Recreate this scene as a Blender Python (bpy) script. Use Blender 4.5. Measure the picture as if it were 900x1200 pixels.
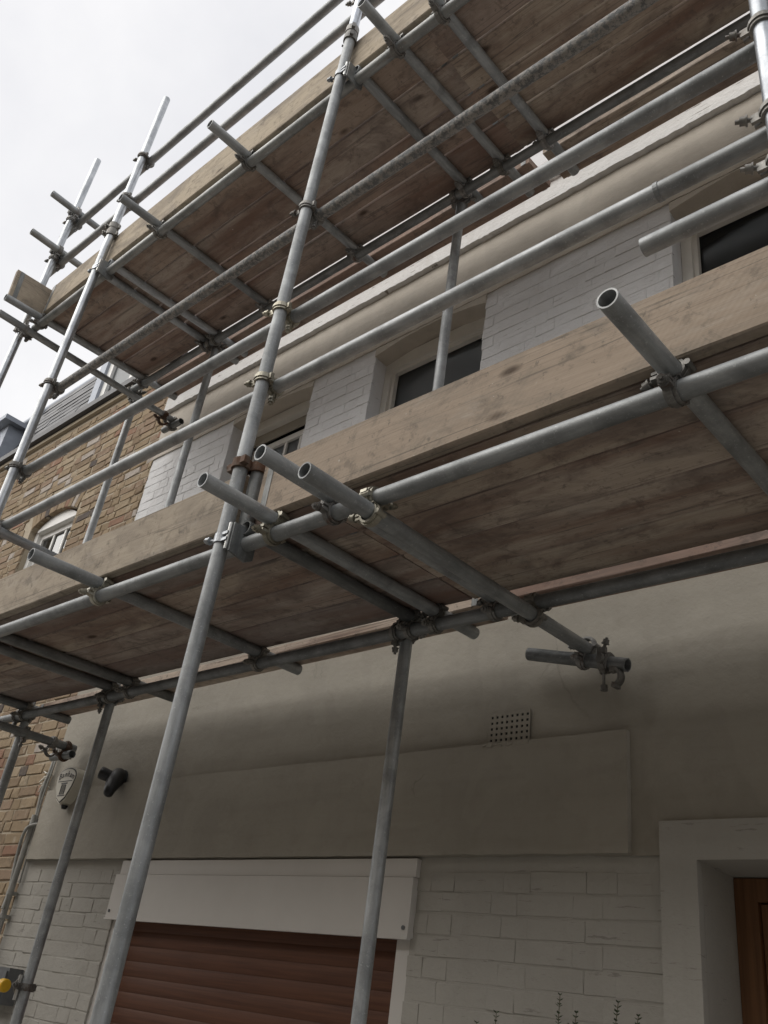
import bpy, bmesh, math, random
from mathutils import Matrix, Vector

# ------------------------------------------------------------------ reset
for o in list(bpy.data.objects):
    bpy.data.objects.remove(o, do_unlink=True)
S = bpy.context.scene
COL = S.collection
random.seed(11)

# ------------------------------------------------------------------ camera
CAM_H = 1.6
R_CAM = ((0.74221303, 0.65756042, 0.12936041),      # image right in world
         (-0.25162579, 0.45234202, -0.85561157),    # image down in world
         (-0.62113145, 0.60249564, 0.5011933))      # view direction in world
F_PX = 1024.97                                      # for a 900 x 1200 picture
cd = bpy.data.cameras.new('camera')
cam = bpy.data.objects.new('camera', cd)
COL.objects.link(cam)
rx, dn, fw = (Vector(v) for v in R_CAM)
m = Matrix((rx, -dn, -fw)).transposed().to_4x4()
m.translation = (0, 0, CAM_H)
cam.matrix_world = m
cd.sensor_fit = 'VERTICAL'
cd.sensor_height = 36.0
cd.lens = 36.0 * F_PX / 1200.0
cd.clip_start = 0.02
cd.clip_end = 2000
S.camera = cam

# ------------------------------------------------------------------ light
SUN_EL, SUN_AZ = math.radians(38), math.radians(212)     # azimuth clockwise from +Y
w = bpy.data.worlds.new('World')
S.world = w
w.use_nodes = True
nt = w.node_tree
nt.nodes.clear()
wo = nt.nodes.new('ShaderNodeOutputWorld')
bg = nt.nodes.new('ShaderNodeBackground')
bg.inputs['Strength'].default_value = 0.1
sky = nt.nodes.new('ShaderNodeTexSky')
sky.sky_type = 'NISHITA'
sky.sun_disc = False
sky.sun_elevation = SUN_EL
sky.sun_rotation = SUN_AZ
sky.air_density = 1.0
sky.dust_density = 5.0
tc = nt.nodes.new('ShaderNodeTexCoord')
ns = nt.nodes.new('ShaderNodeTexNoise')
ns.inputs['Scale'].default_value = 2.6
ns.inputs['Detail'].default_value = 7
ns.inputs['Roughness'].default_value = 0.55
nt.links.new(tc.outputs['Generated'], ns.inputs['Vector'])
cr = nt.nodes.new('ShaderNodeValToRGB')
cr.color_ramp.elements[0].position = 0.3
cr.color_ramp.elements[0].color = (4.6, 4.6, 4.78, 1)
cr.color_ramp.elements[1].position = 0.72
cr.color_ramp.elements[1].color = (6.0, 5.93, 5.88, 1)
nt.links.new(ns.outputs['Fac'], cr.inputs['Fac'])
mx = nt.nodes.new('ShaderNodeMix')
mx.data_type = 'RGBA'
mx.inputs[0].default_value = 0.93
nt.links.new(sky.outputs[0], mx.inputs[6])
nt.links.new(cr.outputs[0], mx.inputs[7])
nt.links.new(mx.outputs[2], bg.inputs['Color'])
nt.links.new(bg.outputs[0], wo.inputs['Surface'])

sd = bpy.data.lights.new('sun', 'SUN')
sd.energy = 1.45
sd.angle = math.radians(75)
sd.color = (1.0, 0.96, 0.9)
sun = bpy.data.objects.new('sun', sd)
COL.objects.link(sun)
sv = Vector((math.sin(SUN_AZ) * math.cos(SUN_EL), math.cos(SUN_AZ) * math.cos(SUN_EL), math.sin(SUN_EL)))
sun.rotation_euler = sv.to_track_quat('Z', 'Y').to_euler()
sun.location = sv * 20

S.view_settings.view_transform = 'Standard'
S.view_settings.look = 'None'
S.view_settings.gamma = 1
S.view_settings.use_curve_mapping = False
S.view_settings.exposure = 0.86
S.render.engine = 'CYCLES'
S.render.resolution_x, S.render.resolution_y = 768, 1024
S.cycles.max_bounces = 8
S.cycles.diffuse_bounces = 5

# ------------------------------------------------------------------ materials
class NT:
    """small node-tree writer"""
    def __init__(self, name):
        self.m = bpy.data.materials.new(name)
        self.m.use_nodes = True
        self.t = self.m.node_tree
        self.b = self.t.nodes['Principled BSDF']
    def n(self, kind, **k):
        x = self.t.nodes.new('ShaderNode' + kind)
        for a, v in k.items():
            if a in x.inputs:
                x.inputs[a].default_value = v
            else:
                setattr(x, a, v)
        return x
    def l(self, a, b):
        self.t.links.new(a, b)
    def coord(self, scale=(1, 1, 1), rot=(0, 0, 0), world=False):
        if world:
            src = self.n('NewGeometry').outputs['Position']
        else:
            src = self.n('TexCoord').outputs['Object']
            oi = self.n('ObjectInfo')
            mu = self.n('Math', operation='MULTIPLY')
            mu.inputs[1].default_value = 37.0
            self.l(oi.outputs['Random'], mu.inputs[0])
            ad = self.n('VectorMath', operation='ADD')
            self.l(src, ad.inputs[0])
            self.l(mu.outputs[0], ad.inputs[1])
            src = ad.outputs[0]
        mp = self.n('Mapping')
        mp.inputs['Scale'].default_value = scale
        mp.inputs['Rotation'].default_value = rot
        self.l(src, mp.inputs['Vector'])
        return mp.outputs[0]
    def noise(self, vec, scale, detail=5, rough=0.6, dist=0.0):
        x = self.n('TexNoise')
        x.inputs['Scale'].default_value = scale
        x.inputs['Detail'].default_value = detail
        x.inputs['Roughness'].default_value = rough
        x.inputs['Distortion'].default_value = dist
        self.l(vec, x.inputs['Vector'])
        return x.outputs['Fac']
    def ramp(self, fac, stops, interp='LINEAR'):
        x = self.n('ValToRGB')
        r = x.color_ramp
        r.interpolation = interp
        while len(r.elements) < len(stops):
            r.elements.new(0.5)
        for e, (p, c) in zip(r.elements, stops):
            e.position = p
            if not isinstance(c, (tuple, list)):
                c = (c, c, c)
            e.color = (*c, 1)
        self.l(fac, x.inputs['Fac'])
        return x.outputs['Color']
    def mix(self, fac, a, b, mode='MIX'):
        x = self.n('Mix', data_type='RGBA', blend_type=mode)
        for s, v in ((0, fac), (6, a), (7, b)):
            if hasattr(v, 'is_linked'):
                self.l(v, x.inputs[s])
            elif s == 0:
                x.inputs[0].default_value = v
            else:
                x.inputs[s].default_value = (*v, 1)
        return x.outputs[2]
    def math(self, op, a, b=0.0):
        x = self.n('Math', operation=op)
        for i, v in enumerate((a, b)):
            if hasattr(v, 'is_linked'):
                self.l(v, x.inputs[i])
            else:
                x.inputs[i].default_value = v
        return x.outputs[0]
    def bump(self, h, strength=0.3, dist=0.01, prev=None):
        x = self.n('Bump')
        x.inputs['Strength'].default_value = strength
        x.inputs['Distance'].default_value = dist
        self.l(h, x.inputs['Height'])
        if prev is not None:
            self.l(prev, x.inputs['Normal'])
        self.l(x.outputs[0], self.b.inputs['Normal'])
        return x.outputs[0]
    def out(self, color=None, rough=None, metal=None, spec=None):
        for key, v in (('Base Color', color), ('Roughness', rough), ('Metallic', metal), ('Specular IOR Level', spec)):
            if v is None:
                continue
            if hasattr(v, 'is_linked'):
                self.l(v, self.b.inputs[key])
            elif key == 'Base Color':
                self.b.inputs[key].default_value = (*v, 1)
            else:
                self.b.inputs[key].default_value = v
        return self.m

def mat_plain(name, col, rough=0.5, metal=0.0, var=0.15, scale=18.0, bump=0.1):
    t = NT(name)
    v = t.coord()
    f = t.noise(v, scale, 6)
    a = tuple(c * (1 - var) for c in col)
    b = tuple(min(1, c * (1 + var)) for c in col)
    t.bump(t.noise(v, scale * 6, 4), bump, 0.002)
    return t.out(t.ramp(f, [(0.3, a), (0.7, b)]), rough, metal)

def mat_galv(name, lo, hi, metal, r0, r1, grit=0.0, rust=0.0):
    t = NT(name)
    v = t.coord((1, 1, 0.12))
    vs = t.coord((1, 1, 1))
    streak = t.noise(v, 60, 5, 0.65)
    patch = t.noise(vs, 7, 6, 0.65, 0.4)
    base = t.ramp(streak, [(0.3, lo), (0.7, hi)])
    base = t.mix(t.ramp(patch, [(0.42, 0.0), (0.66, 0.75)]), base, tuple(c * 0.62 for c in lo))
    spang = t.noise(vs, 130, 3)
    base = t.mix(t.ramp(spang, [(0.62, 0.0), (0.72, 0.55)]), base, tuple(min(1, c * 1.35) for c in hi))
    if rust:
        rs = t.noise(vs, 16, 7, 0.7)
        base = t.mix(t.ramp(rs, [(0.6 - rust, 0.0), (0.75 - rust, 0.9)]), base, (0.10, 0.045, 0.022))
    oi = t.n('ObjectInfo')
    base = t.mix(1.0, base, t.ramp(oi.outputs['Random'], [(0.0, (0.72, 0.72, 0.71)), (0.4, (0.98, 0.99, 1.0)), (0.7, (0.86, 0.85, 0.82)), (1.0, (1.18, 1.2, 1.24))]), 'MULTIPLY')
    rsp = t.noise(t.coord((1, 1, 0.35)), 9, 7, 0.7)
    base = t.mix(t.ramp(rsp, [(0.66, 0.0), (0.74, 0.5)]), base, (0.16, 0.09, 0.05))
    cem = t.noise(vs, 24, 6, 0.7)
    base = t.mix(t.ramp(cem, [(0.66, 0.0), (0.70, 0.65)]), base, (0.42, 0.40, 0.37))
    mt = metal
    if grit:
        g = t.noise(vs, 55, 7, 0.75)
        gm = t.ramp(g, [(0.47, 0.0), (0.53, 1.0)])
        base = t.mix(gm, base, (0.36, 0.345, 0.32))
        t.bump(g, 1.0, 0.012)
        mt = 0.15
    else:
        t.bump(t.noise(vs, 90, 5), 0.12, 0.001)
    rr = t.math('ADD', t.math('MULTIPLY', patch, r1 - r0), r0)
    return t.out(base, rr, mt)

def mat_wood(name, lo, hi, dark, saw=0.0, red=0.0):
    t = NT(name)
    v = t.coord((1.0, 1.0, 1.0))
    g = t.coord((1.4, 26, 26))
    grain = t.noise(g, 2.2, 7, 0.7, 0.35)
    col = t.ramp(grain, [(0.28, lo), (0.72, hi)])
    oi = t.n('ObjectInfo')
    tint = t.ramp(oi.outputs['Random'], [(0.0, (0.62, 0.6, 0.62)), (0.25, (1.1, 1.06, 0.95)), (0.5, (0.8, 0.66, 0.6)), (0.75, (1.0, 0.97, 0.93)), (1.0, (1.25, 1.2, 1.08))])
    col = t.mix(1.0, col, tint, 'MULTIPLY')
    big = t.noise(t.coord((1.1, 2.6, 2.6)), 2.4, 7, 0.68, 0.8)
    col = t.mix(t.ramp(big, [(0.47, 0.0), (0.64, 0.85)]), col, dark)
    big2 = t.noise(t.coord((1.6, 2.2, 2.2)), 5.5, 7, 0.7, 0.5)
    col = t.mix(t.ramp(big2, [(0.55, 0.0), (0.66, 0.55)]), col, tuple(c * 0.75 for c in dark))
    dst = t.noise(t.coord((1.0, 1.6, 1.6)), 3.2, 6, 0.7, 0.4)
    col = t.mix(t.ramp(dst, [(0.54, 0.0), (0.7, 0.45)]), col, (0.46, 0.42, 0.37))
    if red:
        rd = t.noise(t.coord((0.5, 3.5, 3.5), (0, 0, 0.02)), 1.6, 5, 0.6, 0.5)
        col = t.mix(t.ramp(rd, [(0.45, 0.0), (0.65, red)]), col, (0.20, 0.115, 0.085))
    vo = t.n('TexVoronoi', feature='F1')
    vo.inputs['Scale'].default_value = 1.0
    t.l(t.coord((2.6, 6.2, 6.2)), vo.inputs['Vector'])
    col = t.mix(t.ramp(vo.outputs['Distance'], [(0.05, 0.85), (0.12, 0.0)]), col, (0.05, 0.03, 0.02))
    ck = t.noise(t.coord((0.22, 16, 16)), 1.0, 3, 0.5, 0.15)
    col = t.mix(t.ramp(ck, [(0.494, 0.0), (0.4985, 0.75), (0.5015, 0.75), (0.506, 0.0)]), col, tuple(c * 0.35 for c in lo))
    bl = t.noise(v, 13, 7, 0.72, 0.3)
    col = t.mix(t.ramp(bl, [(0.56, 0.0), (0.64, 0.5)]), col, tuple(c * 0.6 for c in dark))
    fg = t.noise(t.coord((5, 90, 90)), 3.0, 4, 0.6)
    col = t.mix(t.ramp(fg, [(0.5, 0.0), (0.75, 0.4)]), col, tuple(c * 0.55 for c in lo))
    sp = t.noise(v, 38, 6, 0.7)
    col = t.mix(t.ramp(sp, [(0.60, 0.0), (0.67, 0.6)]), col, tuple(c * 0.4 for c in lo))
    wsp = t.noise(v, 75, 3, 0.5)
    col = t.mix(t.ramp(wsp, [(0.73, 0.0), (0.77, 0.7)]), col, (0.55, 0.52, 0.47))
    n0 = t.bump(grain, 0.25, 0.003)
    if saw:
        wv = t.n('TexWave', wave_type='BANDS', bands_direction='X')
        wv.inputs['Scale'].default_value = 22
        wv.inputs['Distortion'].default_value = 0.8
        wv.inputs['Detail'].default_value = 1
        t.l(t.coord((1, 1, 1), (0, math.radians(-38), 0)), wv.inputs['Vector'])
        msk = t.ramp(t.noise(v, 1.6, 3), [(0.42, 0.0), (0.6, saw)])
        col = t.mix(t.mix(1.0, msk, wv.outputs['Color'], 'MULTIPLY'), col, tuple(c * 1.35 for c in hi))
        t.bump(wv.outputs['Fac'], 0.035, 0.002, n0)
    return t.out(col, 0.86, 0.0, 0.2)

def mat_paint(name, col, dirt, rough=0.75, bump=0.35, chips=0.0, cracks=False):
    t = NT(name)
    v = t.coord(world=True)
    a = t.noise(v, 1.3, 6, 0.6)
    c = t.ramp(a, [(0.3, tuple(x * 0.9 for x in col)), (0.7, tuple(min(1, x * 1.06) for x in col))])
    st = t.coord((7, 7, 0.7), world=True)
    s = t.noise(st, 1.5, 6, 0.65)
    c = t.mix(t.ramp(s, [(0.52, 0.0), (0.85, 0.3)]), c, dirt)
    if chips:
        hv = t.coord((3, 3, 26), world=True)
        h = t.noise(hv, 2.6, 6, 0.68)
        c = t.mix(t.ramp(h, [(0.63, 0.0), (0.66, chips)]), c, tuple(x * 0.45 for x in dirt))
    if cracks:
        # hairline cracks, trowel patches and courses ghosting through the render
        wv = t.noise(v, 2.2, 5, 0.6)
        wx = t.n('VectorMath', operation='SCALE'); t.l(v, wx.inputs[0]); wx.inputs['Scale'].default_value = 1.0
        vo = t.n('TexVoronoi', feature='DISTANCE_TO_EDGE'); vo.inputs['Scale'].default_value = 0.9
        ad = t.n('VectorMath', operation='ADD'); t.l(wx.outputs[0], ad.inputs[0]); t.l(wv, ad.inputs[1])
        t.l(ad.outputs[0], vo.inputs['Vector'])
        msk = t.ramp(t.noise(v, 1.7, 3), [(0.56, 0.0), (0.66, 0.4)])
        ln = t.ramp(vo.outputs['Distance'], [(0.0015, 1.0), (0.005, 0.0)])
        c = t.mix(t.mix(1.0, ln, msk, 'MULTIPLY'), c, tuple(x * 0.45 for x in dirt))
        co = t.noise(t.coord((1.2, 1.2, 13.3), world=True), 1.6, 4, 0.55)
        c = t.mix(t.ramp(co, [(0.5, 0.0), (0.75, 0.3)]), c, dirt)
        pt = t.noise(v, 3.1, 3, 0.4, 1.2)
        c = t.mix(t.ramp(t.noise(v, 11, 7, 0.7), [(0.5, 0.0), (0.75, 0.35)]), c, dirt)
        c = t.mix(t.ramp(pt, [(0.52, 0.0), (0.56, 0.16)]), c, tuple(min(1, x * 1.25) for x in col))
    n0 = t.bump(t.noise(v, 9, 6, 0.65), bump, 0.02)
    n0 = t.bump(t.noise(v, 30, 7, 0.65), bump, 0.008, n0)
    t.bump(t.noise(v, 160, 4, 0.5), bump * 0.5, 0.0015, n0)
    return t.out(c, rough, 0.0, 0.3)

def mat_brick(name):
    t = NT(name)
    oi = t.n('ObjectInfo')
    at = t.n('Attribute', attribute_name='rnd')
    r = t.math('FRACT', t.math('ADD', oi.outputs['Random'], at.outputs['Fac']))
    base = t.ramp(r, [(0.0, (0.270, 0.206, 0.135)), (0.12, (0.322, 0.249, 0.167)), (0.26, (0.261, 0.194, 0.135)),
                      (0.38, (0.357, 0.288, 0.203)), (0.50, (0.226, 0.168, 0.113)), (0.60, (0.313, 0.241, 0.162)),
                      (0.72, (0.283, 0.206, 0.149)), (0.83, (0.270, 0.159, 0.113)), (0.86, (0.087, 0.077, 0.077)),
                      (0.90, (0.296, 0.228, 0.158)), (0.955, (0.435, 0.396, 0.360))], 'CONSTANT')
    v = t.coord(world=True)
    n = t.noise(v, 28, 7, 0.7)
    base = t.mix(t.ramp(n, [(0.38, 0.0), (0.75, 0.5)]), base, (0.19, 0.145, 0.095))
    n2 = t.noise(v, 9, 6, 0.7)
    base = t.mix(t.ramp(n2, [(0.57, 0.0), (0.68, 0.55)]), base, (0.42, 0.375, 0.30))
    n3 = t.noise(v, 17, 6, 0.72)
    base = t.mix(t.ramp(n3, [(0.56, 0.0), (0.66, 0.6)]), base, (0.13, 0.10, 0.075))
    t.bump(t.noise(v, 70, 7, 0.7), 0.6, 0.006)
    return t.out(base, 0.92, 0.0, 0.15)

def mat_glass(name, ior=1.52, rough=0.03):
    t = NT(name)
    g = t.n('BsdfGlossy')
    g.inputs['Roughness'].default_value = rough
    tr = t.n('BsdfTransparent')
    tr.inputs['Color'].default_value = (0.55, 0.58, 0.6, 1)
    fr = t.n('Fresnel')
    fr.inputs['IOR'].default_value = ior
    ms = t.n('MixShader')
    t.l(fr.outputs[0], ms.inputs[0])
    t.l(tr.outputs[0], ms.inputs[1])
    t.l(g.outputs[0], ms.inputs[2])
    t.l(ms.outputs[0], t.t.nodes['Material Output'].inputs['Surface'])
    return t.m

M = {}
M['galv'] = mat_galv('weathered_galvanised_steel', (0.31, 0.327, 0.335), (0.48, 0.50, 0.512), 0.4, 0.4, 0.64)
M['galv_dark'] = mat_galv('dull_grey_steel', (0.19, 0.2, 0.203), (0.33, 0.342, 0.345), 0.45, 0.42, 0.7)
M['galv_new'] = mat_galv('bright_galvanised_steel', (0.42, 0.45, 0.49), (0.66, 0.69, 0.73), 0.7, 0.22, 0.46)
M['grit'] = mat_galv('mortar_splashed_steel', (0.17, 0.175, 0.175), (0.3, 0.31, 0.31), 0.4, 0.5, 0.8, grit=1.0)
M['zinc'] = mat_galv('zinc_plated_coupler', (0.34, 0.32, 0.26), (0.54, 0.515, 0.43), 0.7, 0.3, 0.55)
M['coupler'] = mat_galv('dull_coupler_steel', (0.2, 0.195, 0.185), (0.38, 0.37, 0.35), 0.6, 0.4, 0.7, rust=0.03)
M['rust'] = mat_galv('rusty_coupler_steel', (0.10, 0.07, 0.05), (0.17, 0.12, 0.09), 0.3, 0.6, 0.9, rust=0.16)
M['pin'] = mat_galv('bright_pin_steel', (0.6, 0.6, 0.58), (0.8, 0.8, 0.78), 0.75, 0.25, 0.4)
M['board'] = mat_wood('weathered_deck_board', (0.37, 0.318, 0.285), (0.475, 0.415, 0.375), (0.22, 0.178, 0.155), red=0.75)
M['toe'] = mat_wood('sawn_toe_board', (0.35, 0.307, 0.252), (0.435, 0.388, 0.325), (0.25, 0.215, 0.175), saw=0.1)
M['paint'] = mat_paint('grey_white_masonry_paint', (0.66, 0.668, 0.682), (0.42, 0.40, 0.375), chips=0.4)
M['lower_paint'] = mat_paint('warm_grey_masonry_paint', (0.40, 0.385, 0.35), (0.27, 0.25, 0.22), chips=0.4)  # darker, warmer colour for the lower storey and door surround
M['render'] = mat_paint('cream_painted_render', (0.335, 0.312, 0.266), (0.25, 0.228, 0.188), bump=0.3, cracks=True)
M['cornice'] = mat_paint('flaking_white_cornice', (0.64, 0.64, 0.63), (0.36, 0.32, 0.27), chips=0.85, bump=0.5)
M['frieze'] = mat_paint('tan_painted_frieze', (0.47, 0.43, 0.37), (0.33, 0.295, 0.25), bump=0.3, cracks=True)
M['brick'] = mat_brick('yellow_stock_brick')
M['mortar'] = mat_paint('lime_mortar', (0.42, 0.365, 0.28), (0.27, 0.225, 0.165), 0.95, 0.6)
M['upvc'] = mat_plain('white_coated_panel', (0.60, 0.58, 0.55), 0.4, 0, 0.04, 3, 0.03)
M['frame'] = mat_plain('cream_painted_timber', (0.62, 0.605, 0.565), 0.5, 0, 0.08, 8, 0.1)
M['white_frame'] = mat_plain('white_painted_timber', (0.76, 0.76, 0.74), 0.45, 0, 0.06, 8, 0.1)
M['glass'] = mat_glass('window_glass', 1.25, 0.3)
M['glass_bright'] = mat_glass('reflective_glass', 2.5, 0.02)
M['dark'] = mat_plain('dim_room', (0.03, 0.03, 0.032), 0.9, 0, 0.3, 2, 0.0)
M['black'] = mat_plain('black_plastic', (0.012, 0.013, 0.015), 0.4, 0, 0.2, 20, 0.1)
M['bell'] = mat_plain('cream_plastic', (0.56, 0.53, 0.45), 0.45, 0, 0.05, 6, 0.05)
M['ink'] = mat_plain('dark_grey_print', (0.045, 0.045, 0.045), 0.6, 0, 0.1, 30, 0.0)
M['yellow'] = mat_plain('yellow_plastic', (0.72, 0.42, 0.02), 0.45, 0, 0.12, 30, 0.1)
M['pipe'] = mat_plain('painted_grey_pipe', (0.33, 0.33, 0.31), 0.55, 0, 0.2, 14, 0.2)
M['lead'] = mat_plain('lead_sheet', (0.30, 0.33, 0.38), 0.55, 0.3, 0.15, 5, 0.1)
M['grey_box'] = mat_plain('grey_meter_box', (0.12, 0.125, 0.13), 0.6, 0, 0.2, 20, 0.1)
M['asphalt'] = mat_plain('worn_stone_setts', (0.24, 0.233, 0.22), 0.92, 0, 0.3, 3, 0.4)
M['paving'] = mat_plain('concrete_paving', (0.24, 0.23, 0.21), 0.9, 0, 0.15, 4, 0.3)
M['stem'] = mat_plain('twig_bark', (0.09, 0.08, 0.04), 0.8, 0, 0.2, 40, 0.2)

def _leaf():
    t = NT('small_green_leaf')
    f = t.noise(t.coord(), 60, 3)
    c = t.ramp(f, [(0.3, (0.018, 0.035, 0.014)), (0.7, (0.06, 0.085, 0.035))])
    return t.out(c, 0.45)
M['leaf'] = _leaf()

def _slate():
    t = NT('blue_grey_slate')
    oi = t.n('ObjectInfo')
    at = t.n('Attribute', attribute_name='rnd')
    r = t.math('FRACT', t.math('ADD', oi.outputs['Random'], at.outputs['Fac']))
    c = t.ramp(r, [(0.0, (0.03, 0.032, 0.037)), (0.5, (0.05, 0.052, 0.058)), (1.0, (0.085, 0.086, 0.09))])
    v = t.coord(world=True)
    c = t.mix(t.ramp(t.noise(v, 5, 6, 0.7), [(0.57, 0), (0.72, 0.45)]), c, (0.2, 0.2, 0.2))
    t.bump(t.noise(v, 40, 6), 0.3, 0.004)
    return t.out(c, 0.55)
M['slate'] = _slate()

def _garage():
    t = NT('mahogany_effect_shutter')
    g = t.noise(t.coord((0.8, 30, 30)), 2.5, 6, 0.65, 0.3)
    c = t.ramp(g, [(0.3, (0.07, 0.029, 0.018)), (0.7, (0.135, 0.06, 0.034))])
    b = t.noise(t.coord((1, 1, 1)), 1.4, 4)
    c = t.mix(t.ramp(b, [(0.4, 0), (0.7, 0.4)]), c, (0.15, 0.062, 0.034))
    return t.out(c, 0.6, 0, 0.25)
M['garage'] = _garage()

def _door():
    t = NT('varnished_oak')
    g = t.noise(t.coord((30, 30, 0.9)), 2.2, 7, 0.65, 0.4)
    c = t.ramp(g, [(0.3, (0.10, 0.046, 0.02)), (0.7, (0.20, 0.095, 0.042))])
    return t.out(c, 0.4)
M['door'] = _door()

# ------------------------------------------------------------------ mesh helpers
WM = {}
class MB:
    def __init__(self):
        self.v, self.f, self.s = [], [], []
    def face(self, idx, smooth=False):
        self.f.append(idx); self.s.append(smooth)
    def box(self, lo, hi, mat=None, jit=0.0):
        b = len(self.v)
        for z in (lo[2], hi[2]):
            for x, y in ((lo[0], lo[1]), (hi[0], lo[1]), (hi[0], hi[1]), (lo[0], hi[1])):
                p = Vector((x, y, z))
                if jit:
                    p += Vector((random.uniform(-jit, jit) for _ in range(3)))
                self.v.append(mat @ p if mat else p)
        for q in ((3, 2, 1, 0), (4, 5, 6, 7), (0, 1, 5, 4), (1, 2, 6, 5), (2, 3, 7, 6), (3, 0, 4, 7)):
            self.face([b + i for i in q])
        return self
    def prism(self, pts, d0, d1, mat=None):
        """outline pts (a, b) extruded along the third axis; default plane XZ, extruded in Y"""
        n = len(pts); b = len(self.v)
        for d in (d0, d1):
            for a, c in pts:
                p = Vector((a, d, c))
                self.v.append(mat @ p if mat else p)
        self.face([b + i for i in range(n)])
        self.face([b + n + i for i in reversed(range(n))])
        for i in range(n):
            j = (i + 1) % n
            self.face([b + j, b + i, b + n + i, b + n + j])
        return self
    def cyl(self, p0, p1, r0, r1=None, seg=12, cap=True):
        p0, p1 = Vector(p0), Vector(p1)
        r1 = r0 if r1 is None else r1
        q = (p1 - p0).to_track_quat('Z', 'Y').to_matrix()
        b = len(self.v)
        for p, r in ((p0, r0), (p1, r1)):
            for i in range(seg):
                a = 2 * math.pi * i / seg
                self.v.append(p + q @ Vector((r * math.cos(a), r * math.sin(a), 0)))
        for i in range(seg):
            j = (i + 1) % seg
            self.face([b + i, b + j, b + seg + j, b + seg + i], True)
        if cap:
            c = len(self.v)
            self.v += self.v[b:b + 2 * seg]
            self.face([c + i for i in reversed(range(seg))])
            self.face([c + seg + i for i in range(seg)])
        return self
    def ring(self, c, axis, ri, ro, width, seg=20, a0=0.0, a1=2 * math.pi, ref=None):
        """band of rectangular section round an axis"""
        c, axis = Vector(c), Vector(axis).normalized()
        ref = Vector(ref) if ref else (Vector((1, 0, 0)) if abs(axis.x) < 0.9 else Vector((0, 1, 0)))
        u = (ref - axis * ref.dot(axis)).normalized()
        vv = axis.cross(u)
        full = a1 - a0 > 2 * math.pi - 1e-4
        n = seg if full else seg + 1
        b = len(self.v)
        for i in range(n):
            a = a0 + (a1 - a0) * i / seg
            d = u * math.cos(a) + vv * math.sin(a)
            for r, h in ((ro, -1), (ro, 1), (ri, 1), (ri, -1)):
                self.v.append(c + d * r + axis * (h * width / 2))
        for i in range(seg):
            j = (i + 1) % n
            for k in range(4):
                l = (k + 1) % 4
                self.face([b + i * 4 + k, b + j * 4 + k, b + j * 4 + l, b + i * 4 + l])
        if not full:
            self.face([b, b + 1, b + 2, b + 3])
            e = b + (n - 1) * 4
            self.face([e + 3, e + 2, e + 1, e])
        return self
    def path(self, pts, r, seg=8):
        for a, c in zip(pts[:-1], pts[1:]):
            self.cyl(a, c, r, seg=seg)
        return self
    def mesh(self, name):
        me = bpy.data.meshes.new(name)
        me.from_pydata([tuple(p) for p in self.v], [], self.f)
        me.polygons.foreach_set('use_smooth', self.s)
        me.update()
        return me

def link(name, data, mat, parent=None, world=None, **props):
    o = bpy.data.objects.new(name, data)
    COL.objects.link(o)
    world = world or Matrix.Identity(4)
    if data is not None and mat is not None and not data.materials:
        data.materials.append(M[mat] if isinstance(mat, str) else mat)
    if parent is not None:
        o.parent = parent
        o.matrix_parent_inverse = WM[parent].inverted()
    o.matrix_basis = world
    WM[o] = world.copy()
    for k, v in props.items():
        o[k] = v
    return o

def centred(mb):
    """move a builder's verts to its base centre; gives the world matrix to put it back"""
    lo = Vector((min(p[i] for p in mb.v) for i in range(3)))
    hi = Vector((max(p[i] for p in mb.v) for i in range(3)))
    c = (lo + hi) / 2
    c.z = lo.z
    mb.v = [Vector(p) - c for p in mb.v]
    return Matrix.Translation(c)

def put(name, mb, mat, parent=None, **props):
    wm = centred(mb)
    return link(name, mb.mesh(name), mat, parent, wm, **props)

def empty(name, loc, label, cat, group=None):
    p = dict(label=label, category=cat)
    if group:
        p['group'] = group
    return link(name, None, None, None, Matrix.Translation(loc), **p)

def project(p):
    q = Vector(p) - Vector((0, 0, CAM_H))
    d = q.dot(fw)
    if d < 0.05:
        return None
    return 450 + F_PX * q.dot(rx) / d, 600 + F_PX * q.dot(dn) / d, d

# ------------------------------------------------------------------ ground
YW = 2.80            # face of the houses
g = MB(); g.box((-400, -400, -0.3), (400, 400, 0.0))
link('ground', g.mesh('ground'), 'asphalt', kind='structure')
p = MB(); p.box((-30, 1.0, 0.0), (30, YW - 0.148, 0.11))
pv = link('pavement', p.mesh('pavement'), 'paving', kind='structure')

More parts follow.
